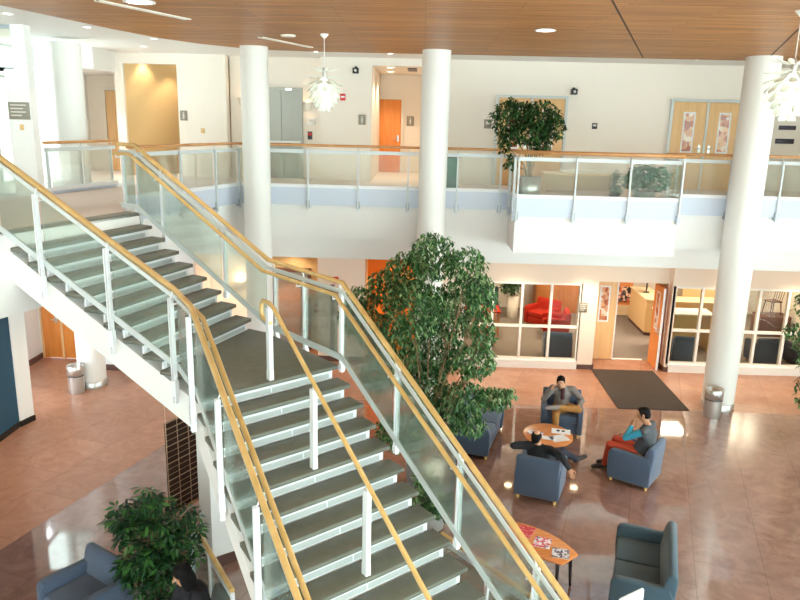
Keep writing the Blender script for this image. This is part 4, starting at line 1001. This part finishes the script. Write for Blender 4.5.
for x in (2.80, 4.42):
    b = MB(); b.box(x, x + .06, 16.72, 17.13, FL + .006, FL + .40); b.build('end_panel', 'bench', t)
b = MB(); b.box(2.86, 4.42, 17.08, 17.12, FL + .03, FL + .40); b.build('back_panel', 'bench', t)
b = MB(); b.box(3.2, 4.45, 16.72, 17.12, FL + .46, FL + .52); b.build('seat_pad', 'cream', t, bevel=.01)
t = thing('recycling_bin', 'green recycling bin beside the ficus column on the gallery', 'bin', (.66, 17.0, FL))
b = MB(); b.box(.42, .86, 16.8, 17.2, FL + .006, FL + .72); b.build('body', 'green_bin', t, bevel=.01); b = MB(); b.box(.40, .88, 16.78, 17.22, FL + .72, FL + .78); b.build('lid', 'signdark', t, bevel=.01)
b = MB(); b.box(.46, .60, 16.79, 16.80, FL + .38, FL + .52); b.box(.46, .60, 16.79, 16.80, FL + .12, FL + .3); b.build('label_panel', 'paper', t)
# lower recess: elevator doors with brown frame
t = thing('elevator', 'ground floor elevator with brown frame in the recess behind the stair landing', 'elevator', (-3.3, 18.4, 0))
b = MB(); b.box(-3.78, -3.70, 18.28, 18.4, 0, 2.2); b.box(-2.86, -2.78, 18.28, 18.4, 0, 2.2); b.box(-3.70, -2.86, 18.28, 18.4, 2.1, 2.2); b.build('door_frame', 'base_brown', t)
for x0, x1 in ((-3.70, -3.285), (-3.275, -2.86)):
    b = MB(); b.box(x0, x1, 18.33, 18.38, .01, 2.1); b.build('sliding_door', 'stainless_dk', t)
b = MB(); b.box(-2.16, -2.06, 17.40, 17.448, .14, 2.0); o = b.build('corner_guard', 'base_brown', None); tag(o, 'narrow dark brown strip on the lower wall behind the landing rail', 'wall strip')
# ground guard rails by the stair foot
def guard(label, a, c, zt, grp='guard rails at the foot of the staircase'):
    a, c = Vector(a), Vector(c); t = thing('guard_rail', label, 'railing', ((a + c) / 2)[:], 0, grp); d = (c - a).normalized()
    b = MB(); b.tube([a + Vector((0, 0, zt)), c + Vector((0, 0, zt))], .03, 10); b.build('handrail', 'rail', t)
    b = MB(); b.bar(a + Vector((0, 0, zt - .09)), c + Vector((0, 0, zt - .09)), .02, .07); b.build('top_bar', 'pale_metal', t)
    b = MB(); b.bar(a + Vector((0, 0, .06)), c + Vector((0, 0, .06)), .05, .08); b.build('curb', 'steel_white', t)
    n = int((c - a).length / 1.1) + 1
    for i in range(n + 1):
        p = a.lerp(c, i / n); b = MB(); b.obox((p.x, p.y, 0), .05, .04, zt - .02, math.atan2(d.y, d.x)); b.build('post', 'steel_white', t)
        if i < n:
            q = a.lerp(c, (i + 1) / n); A, C = p + d * .04, q - d * .04; k = Vector((-d.y, d.x, 0)) * .006; z0, z1 = Vector((0, 0, .10)), Vector((0, 0, zt - .12))
            b = MB(); b.hexa([A - k + z0, C - k + z0, C + k + z0, A + k + z0], [A - k + z1, C - k + z1, C + k + z1, A + k + z1]); b.build('glass_panel', 'sglass', t)
guard('oak-capped glass guard rail right of the lower flight, below the ficus', (.40, 8.12, 0), (1.95, 6.16, 0), .95)
guard('oak-capped guard rail at bottom left beside the bushy plant', (-2.83, 8.27, 0), (-1.92, 6.84, 0), .95)
# small framed panel in front of the right sofa
t = thing('sign_stand', 'small white framed panel on a stand before the right sofa', 'sign stand', (2.46, 7.06, 0))
b = MB(); b.bar((2.31, 6.96, .93), (2.62, 7.17, .93), .02, .035); b.bar((2.31, 6.96, .45), (2.62, 7.17, .45), .02, .035); b.bar((2.31, 6.96, .45), (2.31, 6.96, .93), .02, .03); b.bar((2.62, 7.17, .45), (2.62, 7.17, .93), .02, .03); b.build('frame', 'steel_white', t)
b = MB(); b.bar((2.32, 6.967, .69), (2.61, 7.163, .69), .008, .46); b.build('panel', 'paper', t)
b = MB(); b.tube([(2.465, 7.065, 0), (2.465, 7.065, .45)], .02, 8); b.lathe([(.16, 0), (.16, .012), (.02, .02)], (2.465, 7.065, 0), 20); b.build('stand', 'stainless', t)
# wire screen hung below the landing
t = thing('wire_screen', 'dark wire mesh screen hanging under the stair landing beside the support wall', 'screen', (-3.1, 9.0, 0))
A, C = Vector((-3.36, 8.98, 0)), Vector((-3.08, 9.52, 0))
b = MB(); k = (C - A).normalized(); k = Vector((-k.y, k.x, 0)) * .01
z0, z1 = .56, 1.92
b.hexa([A - k + Vector((0, 0, z0)), C - k + Vector((0, 0, z0)), C + k + Vector((0, 0, z0)), A + k + Vector((0, 0, z0))], [A - k + Vector((0, 0, z1)), C - k + Vector((0, 0, z1)), C + k + Vector((0, 0, z1)), A + k + Vector((0, 0, z1))]); b.build('mesh_panel', 'mesh_dark', t)
for i in range(17):
    z = z0 + (z1 - z0) * i / 16; b = MB(); b.tube([A - k * 1.6 + Vector((0, 0, z)), C - k * 1.6 + Vector((0, 0, z))], .0045 if i % 3 else .008, 6); b.build('cross_wire', 'wire', t)
for i in range(4):
    p = A.lerp(C, i / 3) - k * 1.9; b = MB(); b.tube([p + Vector((0, 0, z0)), p + Vector((0, 0, ZL - .5))], .005, 6)
    for j in range(30): b.ell(p + Vector((0, 0, z0 + (z1 - z0) * (j + .5) / 30)), .009, .009, .009, 6, 4)
    b.build('hanger_wire', 'wire', t)
b = MB(); b.tube([A - k * 3 + Vector((0, 0, z0)), C - k * 3 + Vector((0, 0, z0))], .022, 8); b.build('bottom_rail', 'railcap', t)

# ------------------------------------------------------------------ office interior seen through the glass
def wbox(name, m, parent, x0, x1, y0, y1, z0, z1, bev=0): 
    b = MB(); b.box(x0, x1, y0, y1, z0, z1); return b.build(name, m, parent, bevel=bev)
t = thing('reception_counter', 'beige reception counter seen through the open office door', 'counter', (7.0, 21.5, 0))
b = MB(); b.prism([(6.72, 22.4), (6.70, 20.7), (7.2, 20.5), (9.2, 20.5), (9.2, 21.1), (7.3, 21.1), (7.25, 22.4)], .10, 1.06); b.build('body', 'tan', t)
b = MB(); b.prism([(6.68, 22.4), (6.66, 20.68), (7.18, 20.46), (9.2, 20.46), (9.2, 21.14), (7.3, 21.14), (7.28, 22.4)], 1.06, 1.10); b.build('worktop', 'bench', t)
b = MB(); b.prism([(6.73, 22.4), (6.71, 20.71), (7.2, 20.52), (9.2, 20.52), (9.2, 21.1), (7.3, 21.1), (7.25, 22.4)], 0, .10); b.build('plinth', 'base_brown', t)
t = thing('monitor', 'black computer monitor standing on the reception counter', 'monitor', (6.95, 21.6, 1.10), R(70))
b = MB(); b.box(-.24, .24, -.02, .02, .10, .42); b.build('screen', 'black', t, world=False, bevel=.006); b = MB(); b.box(-.1, .1, -.08, .08, 0, .015); b.box(-.02, .02, -.015, .015, .015, .12); b.build('stand', 'black', t, world=False)
t = thing('display_board', 'tall wooden display board with colourful posters inside the office', 'display board', (6.55, 23.0, 0))
wbox('board', 'cabinet', t, 6.28, 6.95, 22.98, 23.05, .35, 2.2)
for z0, z1 in ((.45, .95), (1.35, 2.1)): wbox('poster', 'posterprint', t, 6.42, 6.9, 22.955, 22.98, z0, z1)
wbox('foot', 'bench', t, 6.2, 7.0, 22.9, 23.2, .02, .35)
# left office window
t = thing('cabinet', 'tall orange-brown wooden cupboard behind the left office window', 'cabinet', (4.4, 23.2, 0))
wbox('body', 'cabinet', t, 3.85, 5.35, 23.0, 23.55, .0, 2.3)
for x0, x1 in ((3.87, 4.59), (4.61, 5.33)):
    l = wbox('door', 'cabinet', t, x0, x1, 22.97, 23.0, .05, 2.26, .004); wbox('handle', 'stainless', l, (x1 - .06) if x0 < 4 else (x0 + .04), (x1 - .04) if x0 < 4 else (x0 + .06), 22.95, 22.97, 1.0, 1.2)
t = thing('potted_plant', 'leafy plant in a tall white pot inside the left office window', 'plant', (3.02, 22.3, 0)); pot(t, 3.02, 22.3, .004, .17, .72, 'cream')
bb = [(3.02, 22.3, 1.35, .36, .34, .40), (2.9, 22.2, 1.05, .3, .28, .26), (3.2, 22.3, 1.55, .26, .26, .26)]
branches((3.02, 22.3, .65), bb, .012, 21).build('stems', 'bark', t); leaves(bb, 650, .16, .07, .5, 22).build('foliage', 'leaf_d', t)
def officechair(label, x, y, ang, fab, wd=.72, group='club chairs inside the office'):
    return club('club_chair', label, 'armchair', (x, y, .004), ang, wd, 1, fab, group)
officechair('red armchair inside the left office window, nearer the cupboard', 3.85, 21.5, face(-.7, -.7), 'fabric_red', .86)
officechair('second red armchair inside the left office window, in front of the first', 4.05, 20.4, face(-1, .1), 'fabric_red', .80)
officechair('blue-grey chair pressed against the left office window at its right end', 3.72, 18.35, face(.1, 1), 'fabric', .72)
officechair('blue-grey chair just inside the right office window, nearest the entrance', 6.95, 18.30, face(.1, 1), 'fabric', .62)
officechair('dark chair inside the right office window beyond the round column', 9.1, 18.35, face(0, 1), 'fabric_dk', .70)
officechair('dark chair at the far right inside the right office window', 10.1, 18.35, face(0, 1), 'fabric_dk', .74)
t = thing('office_table', 'red-topped table at the left end of the left office window', 'table', (1.75, 20.4, 0))
wbox('tabletop', 'fabric_red', t, 1.1, 2.4, 20.0, 20.8, .72, .76, .006)
for x in (1.16, 2.34):
    for y in (20.06, 20.74): wbox('leg', 'cabinet', t, x - .025, x + .025, y - .025, y + .025, .004, .72)
t = thing('office_chair', 'wooden chair with red seat beside the red-topped office table', 'chair', (1.9, 19.3, .004), .4)
for nm, m, bx in (('seat', 'fabric_red', (-.22, .22, -.22, .22, .43, .48)), ('backrest', 'cabinet', (-.22, .22, -.24, -.20, .62, .92))): b = MB(); b.box(*bx); b.build(nm, m, t, world=False, bevel=.006)
for x in (-.2, .2):
    for y in (-.2, .2): b = MB(); b.bar((x, y, 0), (x, y - (.03 if y < 0 else 0), .9 if y < 0 else .43), .03, .03); b.build('leg', 'cabinet', t, world=False)
t = thing('office_sofa', 'dark olive sofa behind the red-topped table', 'sofa', (1.6, 22.4, .004), PI)
b = MB(); b.box(-1.0, 1.0, -.4, .4, .08, .42); b.build('seat', 'fabric_dk', t, world=False, bevel=.04); b = MB(); b.box(-1.0, 1.0, -.45, -.22, .42, .88); b.build('backrest', 'fabric_dk', t, world=False, bevel=.05)
# right office window
t = thing('office_desk', 'white-topped desk inside the right office window beside the column', 'desk', (7.4, 19.6, 0))
wbox('desktop', 'cream', t, 6.6, 8.1, 19.2, 19.9, 1.02, 1.06, .004); wbox('panel', 'tan', t, 6.65, 8.05, 19.8, 19.85, .004, 1.02); wbox('panel', 'tan', t, 6.65, 6.7, 19.25, 19.8, .004, 1.02); wbox('panel', 'tan', t, 8.0, 8.05, 19.25, 19.8, .004, 1.02)
t = thing('low_cabinet', 'dark low cabinet with a small wooden chair on it, inside the right office window', 'cabinet', (10.6, 21.2, 0))
wbox('body', 'base_brown', t, 10.15, 11.05, 20.9, 21.5, .004, .62, .01)
t = thing('wooden_chair', 'small spindle-back wooden chair standing on the dark low cabinet', 'chair', (10.58, 21.2, .62), .25)
b = MB(); b.box(-.19, .19, -.18, .18, .40, .43); b.build('seat', 'base_brown', t, world=False, bevel=.008)
for x in (-.15, .15):
    for y in (-.14, .14): b = MB(); b.tube([(x * 1.25, y * 1.25, 0), (x, y, .40)], [.013, .018], 8); b.build('leg', 'base_brown', t, world=False)
b = MB()
for x in (-.15, -.075, 0, .075, .15): b.tube([(x, -.16, .43), (x * 1.1, -.24, .80)], .009, 6)
b.build('spindles', 'base_brown', t, world=False); b = MB(); b.bar((-.2, -.245, .80), (.2, -.245, .80), .03, .05); b.build('top_rail', 'base_brown', t, world=False)
t = thing('partition_screen', 'tan fabric partition standing inside the right office window', 'partition', (9.3, 22.3, 0)); wbox('panel', 'tan', t, 8.3, 10.0, 22.3, 22.36, .05, 1.9); wbox('frame', 'bench', t, 8.28, 10.02, 22.29, 22.37, 1.9, 1.94); wbox('frame', 'bench', t, 8.28, 10.02, 22.29, 22.37, .004, .05)
b = MB(); b.prism([(8.62, 18.9), (8.72, 18.9), (8.72, 19.3), (8.62, 19.3)], .004, .9); o = b.build('coat_stand', 'fabric_red', None, bevel=.02); tag(o, 'narrow red upholstered panel beside the dark chairs in the right office window', 'panel')

# ------------------------------------------------------------------ people
def remeshed(mb, name, m, parent, voxel, smooth=6):
    o = mb.build('tmp', m, None, world=False)
    md = o.modifiers.new('r', 'REMESH'); md.mode = 'VOXEL'; md.voxel_size = voxel
    sm = o.modifiers.new('s', 'SMOOTH'); sm.iterations = smooth; sm.factor = .5
    dg = bpy.context.evaluated_depsgraph_get(); dg.update()
    me = bpy.data.meshes.new_from_object(o.evaluated_get(dg)); me.name = name
    old = o.data; bpy.data.objects.remove(o); bpy.data.meshes.remove(old)
    for p in me.polygons: p.use_smooth = True
    me.materials.clear(); me.materials.append(M[m])
    n = bpy.data.objects.new(name, me); COL.objects.link(n); n.parent = parent
    return n
def hand(b, wrist, d, nrm, thumb, curl=.5):
    """palm with five fingers: d pointing out along the hand, nrm palm side, thumb side vector"""
    w = Vector(wrist); d = Vector(d).normalized(); n = Vector(nrm); n = (n - d * n.dot(d)).normalized(); s = Vector(thumb); s = (s - d * s.dot(d) - n * s.dot(n)).normalized()
    c = w + d * .05; rot = Matrix((s, d, n)).transposed()
    b.ell(c, .040, .052, .016, 12, 8, rot); b.cone(w - d * .02, w + d * .02, .026, .026, 10)
    for i, (o, L) in enumerate(((.030, .068), (.010, .078), (-.010, .072), (-.029, .056))):
        p = w + d * .092 + s * o; dd = d
        for j, f in enumerate((.45, .32, .26)):
            dd = (dd + n * curl * (.45 + .35 * j)).normalized(); q = p + dd * L * f; b.cone(p, q, .0095 - .001 * j, .0085 - .001 * j, 8); p = q
    p = w + d * .025 + s * .030; q = p + (d * .6 + s * .7 + n * .3 * curl).normalized() * .042; b.cone(p, q, .012, .0105, 8); r = q + (d * .9 + s * .2 + n * .5 * curl).normalized() * .034; b.cone(q, r, .0105, .009, 8)
def head(t, b, hc, look, upv, skin, hairm, style):
    f = Vector(look).normalized(); u = Vector(upv); u = (u - f * u.dot(f)).normalized(); r = f.cross(u)
    rot = Matrix((r, f, u)).transposed()
    def P(x, y, z): return hc + r * x + f * y + u * z
    b.ell(P(0, -.008, .02), .076, .097, .098, 20, 14, rot); b.ell(P(0, .018, -.045), .060, .072, .072, 18, 12, rot); b.ell(P(0, .05, -.088), .032, .034, .026, 12, 8, rot)
    if style == 'bald': b.ell(P(.01, -.045, .088), .048, .052, .040, 14, 10, rot)
    b.cone(P(0, .090, .012), P(0, .112, -.022), .010, .016, 8)
    for s in (-1, 1):
        b.ell(P(s * .078, -.005, -.005), .012, .022, .034, 10, 8, rot); b.ell(P(s * .032, .082, .030), .024, .012, .009, 10, 6, rot)
    for s in (-1, 1):
        e = MB(); e.ell(P(s * .031, .081, .008), .012, .010, .007, 10, 8, rot); o = e.build('eye', 'eyewhite', t, world=False)
        e = MB(); e.ell(P(s * .031, .091, .008), .006, .004, .006, 8, 6, rot); e.build('iris', 'iris', o, world=False)
        e = MB(); e.ell(P(s * .032, .090, .034), .018, .005, .003, 10, 6, rot); e.build('eyebrow', hairm, t, world=False)
    e = MB(); e.ell(P(0, .088, -.058), .024, .008, .009, 12, 6, rot); e.build('mouth', 'lip', t, world=False)
    h = MB()
    if style == 'short':
        h.ell(P(0, -.018, .045), .084, .098, .088, 20, 12, rot); h.ell(P(0, -.05, -.005), .078, .070, .075, 18, 12, rot); h.ell(P(0, .045, .095), .062, .045, .030, 16, 10, rot)
        for s in (-1, 1): h.ell(P(s * .074, .015, .02), .010, .03, .05, 10, 8, rot)
    elif style == 'bald':
        h.ell(P(0, -.022, .026), .0835, .096, .084, 20, 12, rot); h.ell(P(0, -.05, -.03), .072, .062, .06, 16, 10, rot)
        for s in (-1, 1): h.ell(P(s * .072, -.005, .015), .012, .05, .04, 10, 8, rot)
    else:
        h.ell(P(0, -.02, .04), .088, .104, .094, 20, 12, rot); h.ell(P(0, -.06, -.05), .078, .06, .12, 18, 12, rot)
        for s in (-1, 1): h.ell(P(s * .075, .0, -.07), .026, .05, .13, 12, 10, rot)
        h.ell(P(0, -.05, -.20), .075, .05, .09, 14, 10, rot)
    remeshed(h, 'hair', hairm, t, .008, 4)
def person(label, loc, rz, J, skin, top, topm, pantm, shoem, hairm='hair', style='short', look=(0, 1, -.1), upv=(0, 0, 1), hands=None, sleeve=None, shirt=None):
    t = thing('person', label, 'person', loc, rz)
    V = {k: Vector(v) for k, v in J.items()}
    b = MB()
    b.chain([V['pelvis'], V['waist'], V['chest'], V['neck']], [.135, .125, .14, .065]); b.ell(V['chest'], .165, .105, .13)
    b.cone(V['neck'], V['head'] + Vector((0, -.01, -.06)), .056, .052)
    b.ell(V['pelvis'], .17, .13, .11)
    for s in 'LR':
        b.chain([V['chest'] + Vector((0, 0, .07)), V['sh' + s], V['el' + s], V['wr' + s]], [.07, .056, .042, .027])
        b.chain([V['hip' + s], V['kn' + s], V['an' + s]], [.085, .055, .038]); b.cone(V['an' + s], V['to' + s], .038, .030)
    for s in 'LR':
        h = hands[s]; hand(b, V['wr' + s], h[0], h[1], h[2], h[3])
    head(t, b, V['head'], look, upv, skin, hairm, style)
    remeshed(b, 'body', skin, t, .0068, 4)
    # clothes follow the same joints a little outside the skin
    g = MB(); g.chain([V['pelvis'] + Vector((0, 0, .02)), V['waist'], V['chest'], V['neck'] + Vector((0, 0, -.04))], [.165, .155, .165, .085]); g.ell(V['chest'], .20, .135, .16)
    for s in 'LR':
        g.chain([V['chest'] + Vector((0, 0, .06)), V['sh' + s]], [.09, .078])
        if not sleeve: g.chain([V['sh' + s], V['el' + s], V['wr' + s].lerp(V['el' + s], .08)], [.076, .060, .042])
    remeshed(g, top, topm, t, .011, 5)
    if sleeve:
        for s in 'LR':
            g = MB(); g.chain([V['sh' + s], V['el' + s], V['wr' + s].lerp(V['el' + s], .08)], [.068, .055, .040]); remeshed(g, 'sleeve', sleeve[s], t, .010, 5)
    if shirt:
        g = MB(); a = V['chest']; q = V['waist']; g.chain([V['neck'] + Vector((0, .04, -.03)), a + Vector((0, .115, .07)), a + Vector((0, .135, -.02)), q + Vector((0, .12, .0))], [.05, .05, .048, .045]); remeshed(g, 'shirt_front', shirt, t, .010, 4)
    g = MB(); g.ell(V['pelvis'] + Vector((0, .02, -.02)), .175, .145, .11)
    for s in 'LR': g.chain([V['pelvis'].lerp(V['hip' + s], .8), V['kn' + s], V['an' + s].lerp(V['kn' + s], .1)], [.105, .076, .056])
    remeshed(g, 'trousers', pantm, t, .011, 5)
    for s in 'LR':
        g = MB(); a, c = V['an' + s], V['to' + s]; d = (c - a).normalized(); g.chain([a - d * .04, a.lerp(c, .55), c + d * .02], [.05, .046, .038]); remeshed(g, 'shoe', shoem, t, .009, 4)
    return t
# man facing the camera, slouched, ankle over knee, cheek on his right fist
J = dict(pelvis=(0, .02, .54), waist=(0, -.09, .65), chest=(0, -.07, .80), neck=(0, -.03, .94), head=(.05, .06, 1.06),
         shR=(.19, -.05, .89), elR=(.36, .10, .70), wrR=(.23, .12, .90), shL=(-.19, -.05, .89), elL=(-.38, .04, .71), wrL=(-.31, .22, .68),
         hipR=(.10, .04, .53), knR=(.12, .42, .52), anR=(.10, .44, .10), toR=(.11, .60, .05), hipL=(-.11, .04, .54), knL=(-.30, .36, .64), anL=(.10, .44, .68), toL=(.27, .46, .66))
person('person in a grey puffer jacket and tan trousers, ankle over knee, cheek on fist', (2.93, 13.55, 0), face(-.16, -1), J, 'skin', 'jacket', 'jacket', 'tanpants', 'sneaker', look=(.1, 1, -.12), upv=(.12, 0, 1), shirt='maroon',
       hands=dict(R=((-.45, -.15, .9), (-.8, -.4, 0), (0, .6, .5), .9), L=((.3, .9, -.25), (0, -.2, -1), (1, 0, 0), .5)))
# man seen from behind, slouched, arms spread along the chair back
J = dict(pelvis=(0, .08, .53), waist=(-.02, -.06, .62), chest=(-.04, -.17, .77), neck=(-.06, -.18, .91), head=(-.10, -.15, 1.02),
         shL=(-.23, -.20, .87), elL=(-.42, -.34, .88), wrL=(-.34, -.20, .89), shR=(.15, -.21, .87), elR=(.36, -.36, .88), wrR=(.52, -.42, .72),
         hipR=(.10, .10, .53), knR=(.20, .50, .56), anR=(.42, .74, .36), toR=(.52, .86, .38), hipL=(-.10, .10, .53), knL=(.02, .52, .50), anL=(.05, .54, .10), toL=(.08, .70, .05))
person('person with a bald crown in a black sweater, seen from behind, arms spread wide', (2.16, 11.06, 0), face(.40, .92), J, 'skin', 'sweater', 'blackcloth', 'navycloth', 'shoe', style='bald', look=(.05, 1, -.08),
       hands=dict(R=((.5, -.3, -.8), (.2, -.8, 0), (.6, .5, 0), .4), L=((.6, .7, -.2), (.3, 0, -1), (.5, 0, .6), .5)))
# man in side view, chin on hand
J = dict(pelvis=(0, -.06, .55), waist=(0, -.12, .70), chest=(.0, -.13, .90), neck=(0, -.11, 1.06), head=(0, -.03, 1.225),
         shL=(-.19, -.12, 1.00), elL=(-.28, .14, .84), wrL=(-.15, .10, 1.02), shR=(.19, -.12, 1.00), elR=(.34, .02, .76), wrR=(.26, .30, .70),
         hipR=(.10, 0, .53), knR=(.17, .46, .56), anR=(.15, .56, .12), toR=(.16, .73, .05), hipL=(-.10, 0, .53), knL=(-.10, .46, .55), anL=(-.08, .54, .12), toL=(-.09, .72, .05))
person('person in a charcoal vest with a teal sleeve and rust-red trousers, chin on hand', (3.88, 11.60, 0), face(-.80, .60), J, 'skin2', 'vest', 'vest', 'redpants', 'shoe', look=(-.15, 1, -.2), sleeve=dict(L='tealsleeve', R='vest'),
       hands=dict(L=((.35, .0, .9), (.7, -.5, 0), (0, .6, .6), .9), R=((-.2, .9, -.2), (0, -.2, -1), (-1, 0, 0), .5)))
# woman partly seen at the bottom edge
J = dict(pelvis=(0, -.04, .545), waist=(0, -.06, .70), chest=(0, -.02, .89), neck=(0, .02, 1.04), head=(0, .09, 1.17),
         shL=(-.17, .0, .98), elL=(-.24, .10, .74), wrL=(-.08, .30, .70), shR=(.17, .0, .98), elR=(.24, .10, .74), wrR=(.08, .30, .70),
         hipR=(.10, 0, .53), knR=(.11, .44, .55), anR=(.11, .46, .10), toR=(.11, .62, .05), hipL=(-.10, 0, .53), knL=(-.11, .44, .55), anL=(-.11, .46, .10), toL=(-.11, .62, .05))
person('person with long dark hair in a black hoodie bending over something blue at bottom left', (-2.36, 6.82, 0), face(-.80, -.60), J, 'skin', 'hoodie', 'blackcloth', 'navycloth', 'shoe', style='long', look=(.25, .95, -.40),
       hands=dict(L=((.5, .8, .1), (.3, 0, 1), (0, .5, 1), .5), R=((-.5, .8, .1), (-.3, 0, 1), (0, .5, 1), .5)))
a = face(-.80, -.60); ca, sa = math.cos(a), math.sin(a)
o = (-2.36 - .36 * sa, 6.82 + .36 * ca, .66)
b = MB(); b.box(-.17, .17, -.12, .12, 0, .035); q = b.build('blue_folder', 'bluecloth', None, bevel=.008); q.location = o; q.rotation_euler = (.25, 0, a); tag(q, 'bright blue folder on the lap of the long-haired person', 'folder')

# ------------------------------------------------------------------ light
w = bpy.data.worlds.new('daylight'); S.world = w; w.use_nodes = True
bg = w.node_tree.nodes['Background']; bg.inputs[0].default_value = (0.88, 0.95, 1.0, 1); bg.inputs[1].default_value = 8.6
def area(name, loc, size, power, col, rot=(0, 0, 0), sy=None):
    l = bpy.data.lights.new(name, 'AREA'); l.energy = power; l.color = col; l.size = size
    if sy: l.shape = 'RECTANGLE'; l.size_y = sy
    o = bpy.data.objects.new(name, l); o.location = loc; o.rotation_euler = rot; COL.objects.link(o); return o
def spot(name, loc, power, col, ang=110, blend=.6, r=.06):
    l = bpy.data.lights.new(name, 'SPOT'); l.energy = power; l.color = col; l.spot_size = R(ang); l.spot_blend = blend; l.shadow_soft_size = r
    o = bpy.data.objects.new(name, l); o.location = loc; COL.objects.link(o); return o
WARM = (1.0, .80, .58)
for x in (2.2, 4.6, 7.7, 9.8): area('office_lamp', (x, 20.6, 2.88), .9, 80, (1, .86, .68))
for x in (-6.9, -4.2, 2.44, 4.1, 4.95, 7.6, 9.2): spot('gallery_lamp', (x, 16.75, 2.90), 110, WARM)
for x, y in ((-5.9, 12.6), (-6.9, 10.2)): spot('landing_lamp', (x, y, 3.40), 110, WARM)
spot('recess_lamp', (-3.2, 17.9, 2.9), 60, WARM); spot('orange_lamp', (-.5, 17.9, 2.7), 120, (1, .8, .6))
spot('alcove_lamp', (-.85, 19.3, 7.24), 90, WARM); spot('alcove_lamp', (-.92, 20.9, 7.24), 110, WARM)
spot('corridor_lamp', (-6.35, 19.2, 7.4), 70, WARM, 80); spot('corridor_lamp', (-7.0, 18.85, 7.4), 50, WARM, 80)
for x, y in ((-8.55, 18.0), (-8.2, 17.7)): spot('hall_lamp', (x, y, 6.95), 90, (1, .92, .8))
for x, y in ((1.83, 11.75), (-3.65, 9.75)): spot('ceiling_lamp', (x, y, CEIL - .03), 150, (1, .93, .82), 90)
for x, y in ((-6.5, 11.8), (-5.95, 13.35), (-5.4, 15.1), (-6.2, 16.7), (-2.45, 17.1), (-.77, 17.15), (2.55, 16.7), (4.3, 16.95), (6.05, 17.0)): spot('gallery_ceiling_lamp', (x, y, ZW - .03), 30, (1, .93, .84), 100)
def point(name, loc, power, col, r=.05):
    l = bpy.data.lights.new(name, 'POINT'); l.energy = power; l.color = col; l.shadow_soft_size = r; o = bpy.data.objects.new(name, l); o.location = loc; COL.objects.link(o)
point('sconce_lamp', (-4.38, 17.26, 2.02), 14, WARM)

S.view_settings.view_transform = 'Standard'; S.view_settings.look = 'None'; S.view_settings.gamma = 1.0; S.view_settings.use_curve_mapping = False
S.view_settings.exposure = 0.2
c = S.cycles
c.max_bounces = 10; c.diffuse_bounces = 5; c.glossy_bounces = 4; c.transmission_bounces = 6; c.transparent_max_bounces = 24
c.sample_clamp_indirect = 6.0; c.caustics_reflective = False; c.caustics_refractive = True
c.use_denoising = True
